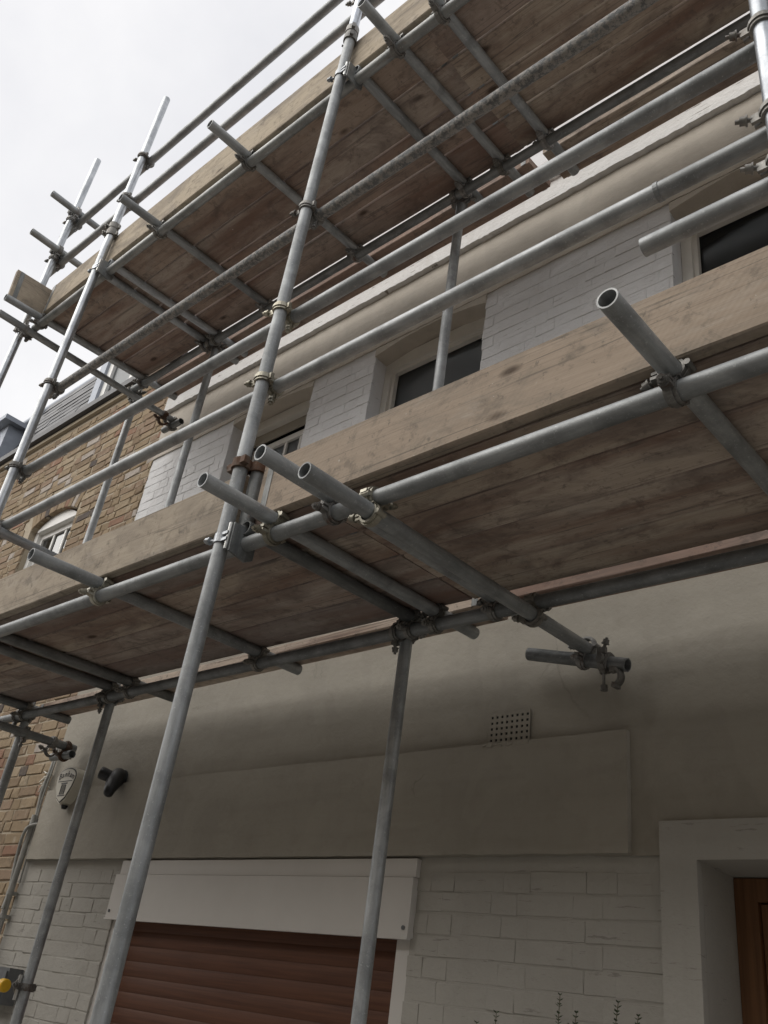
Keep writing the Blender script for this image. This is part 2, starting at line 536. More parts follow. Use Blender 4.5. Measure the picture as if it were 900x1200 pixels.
# ------------------------------------------------------------------ wall with openings
def wall_mesh(x0, x1, z0, z1, holes, y, depth):
    xs = sorted({x0, x1, *[h[0] for h in holes], *[h[1] for h in holes]})
    zs = sorted({z0, z1, *[h[2] for h in holes], *[h[3] for h in holes]})
    xs = [a for a in xs if x0 <= a <= x1]; zs = [a for a in zs if z0 <= a <= z1]
    def solid(i, j):
        if i < 0 or j < 0 or i >= len(xs) - 1 or j >= len(zs) - 1:
            return False
        cx, cz = (xs[i] + xs[i + 1]) / 2, (zs[j] + zs[j + 1]) / 2
        return not any(h[0] < cx < h[1] and h[2] < cz < h[3] for h in holes)
    mb = MB()
    def quad(*ps):
        b = len(mb.v); mb.v += [Vector(q) for q in ps]; mb.face([b, b + 1, b + 2, b + 3])
    for i in range(len(xs) - 1):
        for j in range(len(zs) - 1):
            if not solid(i, j):
                continue
            a, b_, c, d = xs[i], xs[i + 1], zs[j], zs[j + 1]
            quad((a, y, c), (b_, y, c), (b_, y, d), (a, y, d))
            quad((b_, y + depth, c), (a, y + depth, c), (a, y + depth, d), (b_, y + depth, d))
            if not solid(i - 1, j): quad((a, y + depth, c), (a, y, c), (a, y, d), (a, y + depth, d))
            if not solid(i + 1, j): quad((b_, y, c), (b_, y + depth, c), (b_, y + depth, d), (b_, y, d))
            if not solid(i, j - 1): quad((a, y + depth, c), (b_, y + depth, c), (b_, y, c), (a, y, c))
            if not solid(i, j + 1): quad((a, y, d), (b_, y, d), (b_, y + depth, d), (a, y + depth, d))
    return mb

BR_H, BR_J = 0.065, 0.010
def brick_mesh(name, L, H, D, ch, jit):
    """brick with a chamfered, slightly uneven face; centre of the face at the origin, face towards -Y"""
    mb = MB()
    for (ix, y) in ((ch, 0.0), (0.0, ch * 0.6), (0.0, D)):
        for sx, sz in ((-1, -1), (1, -1), (1, 1), (-1, 1)):
            j = jit if y < D else 0
            mb.v.append(Vector((sx * (L / 2 - ix) + random.uniform(-j, j), y + random.uniform(-j, j) * 0.5, sz * (H / 2 - ix) + random.uniform(-j, j))))
    mb.face([0, 1, 2, 3])
    for r in (0, 4):
        for i in range(4):
            j = (i + 1) % 4
            mb.face([r + i, r + 4 + i, r + 4 + j, r + j])
    return mb

def lay_bricks(parent, x0, x1, z0, z1, holes, y_face, mat, prefix, ch, jit, proud, limit=300, skip=None, fill=0.0):
    """Flemish bond; the bricks that show largest are single parts, the rest one joined part"""
    variants = {}
    for kind, L in (('stretcher', 0.215), ('header', 0.1025)):
        variants[kind] = [brick_mesh(kind, L + fill, BR_H + fill * 0.42, 0.02, ch, jit) for _ in range(6)]
    todo = []
    n = int((z1 - z0) / (BR_H + BR_J))
    for c in range(n):
        z = z0 + (c + 0.5) * (BR_H + BR_J)
        x = x0 - (0.16 if c % 2 else 0.0) + random.uniform(-0.01, 0.01)
        k = c % 2
        while x < x1:
            L = 0.215 if k % 2 == 0 else 0.1025
            segs = [(max(x, x0), min(x + L, x1))]
            for h in holes:
                if h[2] < z + BR_H / 2 - 0.01 and h[3] > z - BR_H / 2 + 0.01:
                    nw = []
                    for a, b in segs:
                        if b <= h[0] or a >= h[1]:
                            nw.append((a, b))
                        else:
                            if a < h[0]: nw.append((a, h[0]))
                            if b > h[1]: nw.append((h[1], b))
                    segs = nw
            for a, b in segs:
                if b - a > 0.03 and not (skip and skip((a + b) / 2, z)):
                    todo.append(((a + b) / 2, z, b - a))
            x += L + BR_J
            k += 1
    def size(t):
        q = project((t[0], y_face, t[1]))
        if q is None or not (-15 < q[0] < 915 and -15 < q[1] < 1215):
            return 0
        return t[2] / q[2] ** 2
    todo.sort(key=size, reverse=True)
    meshes = {k: [mb.mesh(prefix) for mb in v] for k, v in variants.items()}
    rest = MB(); rnd = []
    for i, (x, z, L) in enumerate(todo):
        kind = 'stretcher' if L > 0.15 else 'header'
        base = 0.215 if kind == 'stretcher' else 0.1025
        vi = random.randrange(6)
        wm = Matrix.Translation((x, y_face - random.uniform(0, proud), z + random.uniform(-0.002, 0.002))) @ \
            Matrix.Rotation(random.gauss(0, 0.006), 4, 'Y') @ Matrix.Rotation(random.gauss(0, 0.012), 4, 'Z') @ Matrix.Rotation(random.gauss(0, 0.02), 4, 'X') @ \
            Matrix.Diagonal((L / base, 1, 1, 1))
        if i < limit and size((x, z, L)) > 0:
            link('brick', meshes[kind][vi], mat, parent, wm)
        else:
            mb = variants[kind][vi]
            b = len(rest.v)
            rest.v += [wm @ v for v in mb.v]
            for f in mb.f:
                rest.face([b + q for q in f])
            rnd += [random.random()] * len(mb.v)
    if rest.v:
        me = rest.mesh('brickwork')
        at = me.attributes.new('rnd', 'FLOAT', 'POINT')
        at.data.foreach_set('value', rnd)
        link('brickwork', me, mat, parent, kind='stuff')

# ------------------------------------------------------------------ painted house
WINS = [(-4.56, -3.73), (-3.17, -2.325), (-1.238, -0.40)]
W_HEAD, W_SILL = 5.20, 4.05
GAR = (-4.47, -2.40, 0.11, 2.18)
DOOR = (-1.24, -0.24, 0.11, 2.164)
X_PARTY = -5.585
house = empty('painted_house', (-1.3, YW + 0.3, 0), 'grey white painted brick house with garage behind the scaffolding', 'house')
holes = [(a, b, W_SILL, W_HEAD) for a, b in WINS] + [GAR, DOOR]
wall_l = put('wall', wall_mesh(X_PARTY, 3.2, 0.0, 3.0, [h for h in holes if h[2] < 3], YW + 0.0044, 0.30), 'lower_paint', house)
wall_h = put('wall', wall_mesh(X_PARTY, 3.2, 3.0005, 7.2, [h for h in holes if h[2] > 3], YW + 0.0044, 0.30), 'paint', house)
lay_bricks(wall_l, X_PARTY + 0.004, 3.2, 0.11, 2.16, holes, YW + 0.002, 'lower_paint', 'brick', 0.003, 0.0022, 0.0013, limit=140, fill=0.0106,
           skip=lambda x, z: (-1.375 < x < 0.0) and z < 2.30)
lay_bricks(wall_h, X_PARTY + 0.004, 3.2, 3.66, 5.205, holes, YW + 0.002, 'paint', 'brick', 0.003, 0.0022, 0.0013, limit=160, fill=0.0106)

# smooth render between the storeys and the flat panel over the garage
def bumpy_slab(x0, x1, z0, z1, y_front, y_back, nx, nz, amp, edge=0.0):
    """slab whose face undulates a little, as hand floated render does"""
    mb = MB()
    for i in range(nx + 1):
        for j in range(nz + 1):
            u, v = i / nx, j / nz
            x, z = x0 + (x1 - x0) * u, z0 + (z1 - z0) * v
            d = amp * (math.sin(x * 2.3 + 1.1 * math.sin(z * 3)) * 0.5 + math.sin(z * 4.1 + x * 0.7) * 0.5) + random.uniform(-amp, amp) * 0.12
            if edge and j in (0, nz):
                z += random.uniform(-edge, edge)
            mb.v.append(Vector((x, y_front + d, z)))
    for i in range(nx):
        for j in range(nz):
            a = i * (nz + 1) + j
            mb.face([a, a + nz + 1, a + nz + 2, a + 1], True)
    b = len(mb.v)
    rim = [i * (nz + 1) for i in range(nx + 1)] + [nx * (nz + 1) + j for j in range(1, nz + 1)] + \
          [i * (nz + 1) + nz for i in range(nx - 1, -1, -1)] + [j for j in range(nz - 1, 0, -1)]
    k = len(rim)
    for r in rim: mb.v.append(mb.v[r].copy())
    for r in rim: mb.v.append(Vector((mb.v[r].x, y_back, mb.v[r].z)))
    for i in range(k):
        j = (i + 1) % k
        mb.face([b + j, b + i, b + k + i, b + k + j])
    return mb
put('rendered_band', bumpy_slab(X_PARTY, 3.2, 2.184, 3.655, YW - 0.010, YW + 0.003, 120, 24, 0.004, 0.002), 'render', house)
put('lintel_panel', bumpy_slab(X_PARTY + 0.06, -1.472, 2.186, 2.60, YW - 0.036, YW - 0.006, 60, 6, 0.0016, 0.0015), 'render', house)
put('frieze', bumpy_slab(X_PARTY, 3.2, 5.203, 5.652, YW - 0.006, YW + 0.0025, 200, 10, 0.001, 0.003), 'frieze', house)
# cornice: fillet with a rough painted nose, larger course above
put('cornice', bumpy_slab(X_PARTY, 3.2, 5.655, 5.80, YW - 0.040, YW + 0.003, 400, 4, 0.0008, 0.004), 'cornice', house)
put('cornice', bumpy_slab(X_PARTY, 3.2, 5.806, 5.98, YW - 0.060, YW + 0.003, 400, 4, 0.0008, 0.004), 'cornice', house)

# upper windows
def head_infill(a, b, rise, z_spring, z_top):
    n = 14
    pts = [(a + (b - a) * i / n, z_spring + rise * (1 - (2 * i / n - 1) ** 2) + random.uniform(-0.003, 0.003)) for i in range(n + 1)]
    pts = pts + [(b, z_top), (a, z_top)]
    return MB().prism(pts, YW - 0.004, YW + 0.30)
for wi, (a, b) in enumerate(WINS):
    zs, rise = ((5.15, 0.035), (5.135, 0.05), (5.14, 0.052))[wi]
    put('window_arch', head_infill(a + 0.001, b - 0.001, rise, zs, W_HEAD - 0.001), 'frieze', house)
    yf = YW + 0.105
    fw_ = 0.052
    W = MB(); zt = 5.125; zb = W_SILL + 0.001
    W.box((a + 0.002, yf, zb), (a + fw_, yf + 0.07, zt + 0.05))
    W.box((b - fw_, yf, zb), (b - 0.002, yf + 0.07, zt + 0.05))
    if wi == 0:
        W.box((a + fw_, yf, zt - 0.03), (b - fw_, yf + 0.07, zt + 0.05))
    else:
        W.box((a + fw_, yf, zt - 0.045), (b - fw_, yf + 0.07, zt + 0.05))
    W.box((a + fw_, yf, zb), (b - fw_, yf + 0.07, zb + 0.06))
    win = put('window', W, 'frame', house)
    if wi == 0:
        # drop-down inner board, open gap, then a sash with small panes
        put('head_board', MB().box((a + fw_, yf + 0.045, zt - 0.105), (b - fw_, yf + 0.06, zt - 0.03)), 'render', win)
        s0, s1 = zb + 0.06, zt - 0.118
        sa, sb, ys = a + fw_ + 0.01, b - fw_ - 0.01, yf + 0.075
        sash = MB()
        sash.box((sa, ys, s1 - 0.045), (sb, ys + 0.045, s1)); sash.box((sa, ys, s0), (sb, ys + 0.045, s0 + 0.06))
        sash.box((sa, ys, s0 + 0.06), (sa + 0.05, ys + 0.045, s1 - 0.045)); sash.box((sb - 0.05, ys, s0 + 0.06), (sb, ys + 0.045, s1 - 0.045))
        put('sash', sash, 'white_frame', win)
        cw = (sb - sa - 0.1) / 4
        for k in range(1, 4):
            put('glazing_bar', MB().box((sa + 0.05 + cw * k - 0.011, ys + 0.006, s0 + 0.06), (sa + 0.05 + cw * k + 0.011, ys + 0.039, s1 - 0.045)), 'white_frame', win)
        zc = [s1 - 0.045 - 0.13 * k for k in range(1, 6)]
        for z in zc:
            for k in range(4):
                put('glazing_bar', MB().box((sa + 0.05 + cw * k + 0.011, ys + 0.007, z - 0.011), (sa + 0.05 + cw * (k + 1) - 0.011, ys + 0.038, z + 0.011)), 'white_frame', win)
        put('pane', MB().box((sa + 0.045, ys + 0.02, s0 + 0.05), (sb - 0.045, ys + 0.024, s1 - 0.04)), 'glass', win)
    else:
        put('glazing_bead', MB().box((a + fw_, yf + 0.02, zb + 0.06), (a + fw_ + 0.022, yf + 0.05, zt - 0.045)), 'frame', win)
        put('glazing_bead', MB().box((a + fw_ + 0.022, yf + 0.02, zt - 0.066), (b - fw_, yf + 0.05, zt - 0.045)), 'frame', win)
        put('pane', MB().box((a + fw_ - 0.005, yf + 0.053, zb + 0.05), (b - fw_ + 0.005, yf + 0.057, zt - 0.04)), 'glass', win)
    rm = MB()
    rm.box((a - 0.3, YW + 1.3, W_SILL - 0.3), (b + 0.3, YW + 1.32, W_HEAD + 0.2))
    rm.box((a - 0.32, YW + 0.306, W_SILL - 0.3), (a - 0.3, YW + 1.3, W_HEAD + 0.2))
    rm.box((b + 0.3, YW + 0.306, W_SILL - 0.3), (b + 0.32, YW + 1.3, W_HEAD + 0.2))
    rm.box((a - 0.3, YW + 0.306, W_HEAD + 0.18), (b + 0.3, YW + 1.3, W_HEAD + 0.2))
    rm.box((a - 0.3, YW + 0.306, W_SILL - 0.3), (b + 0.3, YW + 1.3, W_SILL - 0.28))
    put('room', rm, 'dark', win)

# garage door
ga, gb = GAR[0], GAR[1]
gar = put('garage_frame', MB().box((ga + 0.002, YW + 0.012, 0.111), (ga + 0.072, YW + 0.10, 1.90)), 'upvc', house)
put('frame_post', MB().box((gb - 0.072, YW + 0.012, 0.111), (gb - 0.002, YW + 0.10, 1.90)), 'upvc', gar)
hb = MB(); hb.box((ga - 0.012, YW - 0.030, 1.892), (gb + 0.012, YW + 0.11, 2.105))
hs = put('shutter_housing', hb, 'upvc', house)
put('housing_lip', MB().box((ga - 0.014, YW - 0.036, 1.884), (gb + 0.014, YW - 0.012, 1.8915)), 'upvc', hs)
put('top_strip', MB().box((ga + 0.01, YW - 0.022, 2.1075), (gb + 0.016, YW + 0.10, 2.176)), 'upvc', hs)
put('screw_cap', MB().cyl((gb - 0.012, YW - 0.030, 1.925), (gb - 0.012, YW - 0.034, 1.925), 0.008), 'grey_box', hs)
put('screw_cap', MB().cyl((ga + 0.012, YW - 0.030, 1.925), (ga + 0.012, YW - 0.034, 1.925), 0.008), 'grey_box', hs)
slat_h = 0.0685
def slat_mesh(L):
    mb = MB(); n = 8
    prof = [(0.012, 0.0)] + [(0.012 - 0.0048 * math.sin(math.pi * (0.08 + 0.84 * i / n)), 0.004 + (slat_h - 0.008) * i / n) for i in range(n + 1)] + [(0.012, slat_h - 0.001)]
    b = len(prof)
    for x in (0, L):
        for y, z in prof: mb.v.append(Vector((x, y, z)))
    for i in range(b - 1):
        mb.face([i, b + i, b + i + 1, i + 1], 0 < i < b - 2)
    return mb.mesh('slat')
L_s = gb - ga - 0.145
sm = slat_mesh(L_s)
rs = put('shutter', MB().box((ga + 0.0725, YW + 0.0635, 0.111), (gb - 0.0725, YW + 0.085, 1.93)), 'garage', house)
for k in range(26):
    z = 1.895 - slat_h * (k + 1) + 0.02
    link('slat', sm, 'garage', rs, Matrix.Translation((ga + 0.0725, YW + 0.048, z)))

# front door and its surround
sur = MB()
sur.box((-1.362, YW - 0.034, 0.111), (-1.24, YW + 0.003, 2.164)); sur.box((-1.362, YW - 0.034, 2.164), (0.0, YW + 0.003, 2.284)); sur.box((-0.24, YW - 0.034, 0.111), (-0.001, YW + 0.003, 2.164))
put('door_surround', sur, 'lower_paint', house)
yd = YW + 0.235
df = MB(); df.box((-1.238, yd, 0.111), (-1.165, yd + 0.07, 2.16)); df.box((-0.315, yd, 0.111), (-0.242, yd + 0.07, 2.16)); df.box((-1.165, yd, 2.09), (-0.315, yd + 0.07, 2.16))
put('door_frame', df, 'door', house)
dl = MB(); dl.box((-1.162, yd + 0.02, 0.12), (-1.075, yd + 0.062, 2.085)); dl.box((-0.405, yd + 0.02, 0.12), (-0.318, yd + 0.062, 2.085))
dl.box((-1.075, yd + 0.02, 2.0), (-0.405, yd + 0.062, 2.085)); dl.box((-1.075, yd + 0.02, 0.12), (-0.405, yd + 0.062, 0.95)); dl.box((-1.075, yd + 0.02, 1.60), (-0.405, yd + 0.062, 1.70))
fd = put('front_door', dl, 'door', house)
put('pane', MB().box((-1.08, yd + 0.04, 1.695), (-0.40, yd + 0.044, 2.005)), 'glass', fd)
put('panel', MB().box((-1.08, yd + 0.032, 0.945), (-0.40, yd + 0.05, 1.605)), 'door', fd)
hall = MB(); hall.box((-1.6, YW + 1.4, 0.0), (0.2, YW + 1.42, 2.5)); hall.box((-1.6, YW + 0.306, 2.45), (0.2, YW + 1.4, 2.47)); hall.box((-1.6, YW + 0.306, 0), (-1.58, YW + 1.4, 2.45)); hall.box((0.18, YW + 0.306, 0), (0.2, YW + 1.4, 2.45))
put('hallway', hall, 'dark', house)

# air brick: plate with a grid of holes
def air_brick():
    x0, x1, z0, z1, y = -2.083, -1.889, 2.602, 2.728, YW - 0.0205
    hx = [-2.068 + 0.0239 * i for i in range(8)]
    hz = [2.617 + 0.0232 * j for j in range(5)]
    r = 0.0052
    hl = [(x - r, x + r, z - r, z + r) for x in hx for z in hz]
    return wall_mesh(x0, x1, z0, z1, hl, y, 0.0032)
ab = put('air_brick', air_brick(), 'render', house)
put('hole_backing', MB().box((-2.082, YW - 0.0168, 2.603), (-1.890, YW - 0.0160, 2.727)), 'black', ab)  # black sheet, paints the shade inside the holes
cr_ = MB()
for k in range(9):
    x = -2.10 + 0.024 * k
    cr_.box((x, YW - 0.0385, 2.588 + random.uniform(-0.004, 0.004)), (x + 0.027, YW - 0.006, 2.6005), jit=0.003)
put('mortar_fillet', cr_, 'render', ab)

# ------------------------------------------------------------------ yellow brick house next door
nb = empty('brick_house', (-8.5, YW + 0.3, 0), 'yellow stock brick house with slate mansard roof next to the painted house', 'house')
NW = (-7.50, -6.66, 4.05, 5.20)
nholes = [NW]
nwall = put('wall', wall_mesh(-16, X_PARTY - 0.003, 0.0, 6.27, nholes, YW + 0.0065, 0.30), 'mortar', nb)
def arch_z(x):
    u = (x - (NW[0] + NW[1]) / 2) / ((NW[1] - NW[0]) / 2)
    return 5.085 + 0.10 * (1 - u * u)
lay_bricks(nwall, -12.0, X_PARTY - 0.004, 0.11, 6.22, [NW], YW + 0.003, 'brick', 'brick', 0.006, 0.006, 0.006, limit=300,
           skip=lambda x, z: NW[0] - 0.10 < x < NW[1] + 0.10 and arch_z(max(NW[0], min(NW[1], x))) - 0.09 < z < arch_z(max(NW[0], min(NW[1], x))) + 0.235)
# gauged arch of bricks on edge
n_v = 12
vm = [brick_mesh('voussoir', 0.066, 0.215, 0.06, 0.004, 0.004).mesh('voussoir') for _ in range(4)]
for k in range(n_v):
    u = (k + 0.5) / n_v * 2 - 1
    x = (NW[0] + NW[1]) / 2 + u * ((NW[1] - NW[0]) / 2 + 0.03)
    z = 5.085 + 0.10 * (1 - min(1, u * u)) + 0.105
    link('voussoir', vm[k % 4], 'brick', nwall, Matrix.Translation((x, YW - 0.002, z)) @ Matrix.Rotation(u * 0.42, 4, 'Y'))
# fill over the arch so that the opening follows the curve
pts = [(NW[0] + (NW[1] - NW[0]) * i / 12, arch_z(NW[0] + (NW[1] - NW[0]) * i / 12)) for i in range(13)] + [(NW[1], 5.199), (NW[0], 5.199)]
put('arch_soffit', MB().prism(pts, YW + 0.012, YW + 0.30), 'mortar', nwall)
a, b = NW[0], NW[1]; yf = YW + 0.065
nwf = MB()
nwf.box((a + 0.002, yf, 4.051), (a + 0.07, yf + 0.09, 5.10)); nwf.box((b - 0.07, yf, 4.051), (b - 0.002, yf + 0.09, 5.10))
pts = [(a + 0.07 + (b - a - 0.14) * i / 10, 5.19 - 0.11 * (2 * i / 10 - 1) ** 2) for i in range(11)]
nwf.prism([(b - 0.07, 5.062), (a + 0.07, 5.062)] + pts, yf - 0.02, yf + 0.09)
nwin = put('window', nwf, 'white_frame', nb)
sash = MB(); ys = yf + 0.012
sx = [a + 0.07, b - 0.07]
sash.box((sx[0], ys + 0.02, 5.005), (sx[1], ys + 0.06, 5.06)); sash.box((sx[0], ys + 0.02, 4.06), (sx[0] + 0.04, ys + 0.06, 5.005)); sash.box((sx[1] - 0.04, ys + 0.02, 4.06), (sx[1], ys + 0.06, 5.005))
sash.box((sx[0] + 0.04, ys + 0.02, 4.60), (sx[1] - 0.04, ys + 0.06, 4.65)); sash.box((sx[0] + 0.04, ys + 0.02, 4.06), (sx[1] - 0.04, ys + 0.06, 4.12))
put('sash', sash, 'white_frame', nwin)
cw = (sx[1] - sx[0] - 0.08) / 3
for k in (1, 2):
    put('glazing_bar', MB().box((sx[0] + 0.04 + cw * k - 0.014, ys + 0.025, 4.65), (sx[0] + 0.04 + cw * k + 0.014, ys + 0.055, 5.005)), 'white_frame', nwin)
put('pane', MB().box((sx[0] + 0.03, ys + 0.038, 4.65), (sx[1] - 0.03, ys + 0.042, 5.01)), 'glass_bright', nwin)
put('pane', MB().box((sx[0] + 0.03, ys + 0.038, 4.11), (sx[1] - 0.03, ys + 0.042, 4.61)), 'glass_bright', nwin)
rm = MB(); rm.box((a - 0.3, YW + 1.3, 3.8), (b + 0.3, YW + 1.32, 5.4)); rm.box((a - 0.3, YW + 0.32, 5.38), (b + 0.3, YW + 1.3, 5.4)); rm.box((a - 0.32, YW + 0.32, 3.8), (a - 0.3, YW + 1.3, 5.38)); rm.box((b + 0.3, YW + 0.32, 3.8), (b + 0.32, YW + 1.3, 5.38))
put('room', rm, 'dark', nwin)
# cornice board and gutter
put('eaves_course', MB().box((-16, YW - 0.03, 6.225), (X_PARTY - 0.004, YW + 0.3, 6.268)), 'mortar', nb)
gt = MB()
gt.box((-16, YW - 0.075, 6.275), (X_PARTY - 0.01, YW + 0.10, 6.34))
put('gutter', gt, 'slate', nb)
# mansard slope with courses of slates
ROOF_A = math.radians(74)
ry, rz = YW + 0.06, 6.34
def on_roof(x, s, off=0.0):
    return Vector((x, ry + s * math.cos(ROOF_A) - off * math.sin(ROOF_A), rz + s * math.sin(ROOF_A) + off * math.cos(ROOF_A)))
ROOF_S = 1.30
rb = MB()
e0, e1 = on_roof(0, 0, -0.02), on_roof(0, ROOF_S, -0.02)
rb.prism([(e0.y, e0.z), (e1.y, e1.z), (e1.y + 3.0, e1.z + 0.25), (e1.y + 3.0, e0.z)], -16, X_PARTY - 0.15,
         Matrix(((0, 1, 0, 0), (1, 0, 0, 0), (0, 0, 1, 0), (0, 0, 0, 1))))
roof = put('roof', rb, 'slate', nb)
sl = MB().box((-0.148, -0.008, 0.0), (0.148, 0.0, 0.26)).mesh('slate_tile')
gauge = 0.125
cnt = 0
restv = MB(); rr_ = []
for r in range(int(ROOF_S / gauge)):
    x = -16 + (0.15 if r % 2 else 0)
    while x < X_PARTY - 0.3:
        if not (-7.36 < x < -5.9 and True) and not (-10.7 < x < -9.25):
            pz = on_roof(x, r * gauge, 0.016 + random.uniform(0, 0.006))
            wm = Matrix.Translation(pz) @ Matrix.Rotation(-(math.pi / 2 - ROOF_A) - 0.045, 4, 'X') @ Matrix.Rotation(random.gauss(0, 0.012), 4, 'Y')
            q = project(pz)
            if q and q[0] > -30 and q[1] > 300:
                link('slate_tile', sl, 'slate', roof, wm); cnt += 1
            else:
                b0 = len(restv.v)
                for v in sl.vertices: restv.v.append(wm @ v.co)
                for pg in sl.polygons: restv.face([b0 + i for i in pg.vertices])
        x += 0.30
if restv.v:
    link('slating', restv.mesh('slating'), 'slate', roof, kind='stuff')
put('ridge_roll', MB().cyl((-16, e1.y, e1.z + 0.02), (X_PARTY - 0.15, e1.y, e1.z + 0.02), 0.045), 'lead', roof)
# dormers
def dormer(x0, x1, z1, yfr):
    d = MB()
    d.box((x0, yfr, 6.345), (x0 + 0.13, yfr + 1.2, z1)); d.box((x1 - 0.13, yfr, 6.345), (x1, yfr + 1.2, z1))
    d.box((x0 + 0.13, yfr, z1 - 0.12), (x1 - 0.13, yfr + 1.2, z1)); d.box((x0 + 0.13, yfr, 6.345), (x1 - 0.13, yfr + 0.2, 6.42))
    do = put('dormer', d, 'lead', nb)
    put('dormer_roof', MB().box((x0 - 0.09, yfr - 0.10, z1 + 0.001), (x1 + 0.09, yfr + 1.3, z1 + 0.06)), 'lead', do)
    f = MB(); xa, xb, za, zb_ = x0 + 0.131, x1 - 0.131, 6.421, z1 - 0.121
    f.box((xa, yfr + 0.03, za), (xa + 0.09, yfr + 0.1, zb_)); f.box((xb - 0.09, yfr + 0.03, za), (xb, yfr + 0.1, zb_))
    f.box((xa + 0.09, yfr + 0.03, zb_ - 0.09), (xb - 0.09, yfr + 0.1, zb_)); f.box((xa + 0.09, yfr + 0.03, za), (xb - 0.09, yfr + 0.1, za + 0.1))
    f.box(((xa + xb) / 2 - 0.04, yfr + 0.03, za + 0.1), ((xa + xb) / 2 + 0.04, yfr + 0.1, zb_ - 0.09))
    put('window_frame', f, 'white_frame', do)
    put('pane', MB().box((xa + 0.08, yfr + 0.06, za + 0.09), (xb - 0.08, yfr + 0.064, zb_ - 0.08)), 'glass', do)
    put('attic', MB().box((xa, yfr + 0.7, za), (xb, yfr + 0.72, zb_)), 'dark', do)
dormer(-7.36, -5.95, 7.45, YW + 0.03)
dormer(-10.6, -9.28, 7.0, YW - 0.0)

# ------------------------------------------------------------------ unseen terrace, added behind the camera to block low sky light
op = empty('shading_terrace', (10, -7.0, 0), 'unseen brown brick terrace with sash windows, added behind the camera to shade the street', 'house')
OY = -6.0
oh = []
for k in range(18):
    for z0, z1 in ((0.9, 2.5), (3.7, 5.3)):
        oh.append((-6.2 + 2.6 * k, -5.1 + 2.6 * k, z0, z1))
ow = wall_mesh(-7.5, 41.5, 0.0, 6.8, oh, 0.0, 0.3)
flip = Matrix.Translation((18.0, OY, 0)) @ Matrix.Rotation(math.pi, 4, 'Z')
ow.v = [flip @ v for v in ow.v]
put('wall', ow, 'brick', op)
for a_, b_, z0, z1 in oh:
    a_, b_ = 18.0 - b_, 18.0 - a_
    f = MB()
    f.box((a_, OY - 0.16, z0), (a_ + 0.07, OY - 0.09, z1)); f.box((b_ - 0.07, OY - 0.16, z0), (b_, OY - 0.09, z1))
    f.box((a_ + 0.07, OY - 0.16, z1 - 0.07), (b_ - 0.07, OY - 0.09, z1)); f.box((a_ + 0.07, OY - 0.16, z0), (b_ - 0.07, OY - 0.09, z0 + 0.07)); f.box((a_ + 0.07, OY - 0.15, (z0 + z1) / 2 - 0.03), (b_ - 0.07, OY - 0.10, (z0 + z1) / 2 + 0.03))
    wv_ = put('window', f, 'white_frame', op)
    put('pane', MB().box((a_ + 0.06, OY - 0.13, z0 + 0.06), (b_ - 0.06, OY - 0.125, z1 - 0.06)), 'dark', wv_)
put('roof', MB().prism([(OY + 0.1, 6.801), (OY - 1.6, 8.2), (OY - 7.5, 8.2), (OY - 8.5, 6.801)], -23.5, 25.5, Matrix(((0, 1, 0, 0), (1, 0, 0, 0), (0, 0, 1, 0), (0, 0, 0, 1)))), 'slate', op)

# ------------------------------------------------------------------ fixtures on the wall
# alarm bell box
bx = empty('alarm_box', (-5.21, YW - 0.02, 2.49), 'cream shield shaped alarm bell box on the wall near the drainpipe', 'alarm')
cx = -5.205
sh = [(0.0, 0.0), (0.052, 0.030), (0.102, 0.105), (0.118, 0.160)]
top = [(0.118 * math.cos(t), 0.165 + 0.062 * math.sin(t)) for t in [math.pi * i / 12 for i in range(1, 12)]]
out = sh + top + [(-x, z) for x, z in reversed(sh[1:])]
def shield(sc, y0, y1, dz=0.0):
    return MB().prism([(cx + x * sc, 2.487 + 0.115 + (z - 0.115) * sc + dz) for x, z in out], y0, y1)
put('body', shield(1.0, YW - 0.098, YW - 0.011), 'bell', bx)
front = put('face_plate', shield(0.93, YW - 0.101, YW - 0.0985), 'ink', bx)
put('face_panel', shield(0.875, YW - 0.1035, YW - 0.1012), 'bell', front)
put('strobe', MB().cyl((cx, YW - 0.06, 2.488), (cx, YW - 0.06, 2.468), 0.022, 0.014), 'black', bx)
def text_mesh(s, size, shear=0.25):
    cu = bpy.data.curves.new('text', 'FONT'); cu.body = s; cu.size = size; cu.extrude = 0.0006; cu.shear = shear
    cu.align_x = 'CENTER'; cu.align_y = 'CENTER'; cu.offset = size * 0.012
    t = bpy.data.objects.new('text', cu); COL.objects.link(t)
    bpy.context.view_layer.update()
    me = bpy.data.meshes.new_from_object(t.evaluated_get(bpy.context.evaluated_depsgraph_get()))
    bpy.data.objects.remove(t, do_unlink=True)
    return me
for k, ch in enumerate('Banham'):
    ang = (k - 2.5) * 0.155
    x = cx + 0.20 * math.sin(ang); z = 2.447 + 0.20 * math.cos(ang) + 0.02
    me = text_mesh(ch, 0.052 if k == 0 else 0.048)
    link('letter', me, 'ink', front, Matrix.Translation((x, YW - 0.1043, z)) @ Matrix.Rotation(ang, 4, 'Y') @ Matrix.Rotation(math.pi / 2, 4, 'X'))
em = MB(); y0, y1 = YW - 0.1050, YW - 0.1036
em.box((cx - 0.082, y0, 2.6225), (cx + 0.082, y1, 2.6265))
em.box((cx - 0.035, y0, 2.607), (cx + 0.035, y1, 2.615)); em.box((cx - 0.040, y0, 2.535), (cx + 0.040, y1, 2.541))
for q in (-0.018, -0.006, 0.006, 0.018):
    em.box((cx + q - 0.0025, y0, 2.544), (cx + q + 0.0025, y1, 2.604))
em.box((cx - 0.028, y0, 2.546), (cx - 0.0235, y1, 2.602)); em.box((cx + 0.0235, y0, 2.546), (cx + 0.028, y1, 2.602))
put('column_emblem', em, 'ink', front)

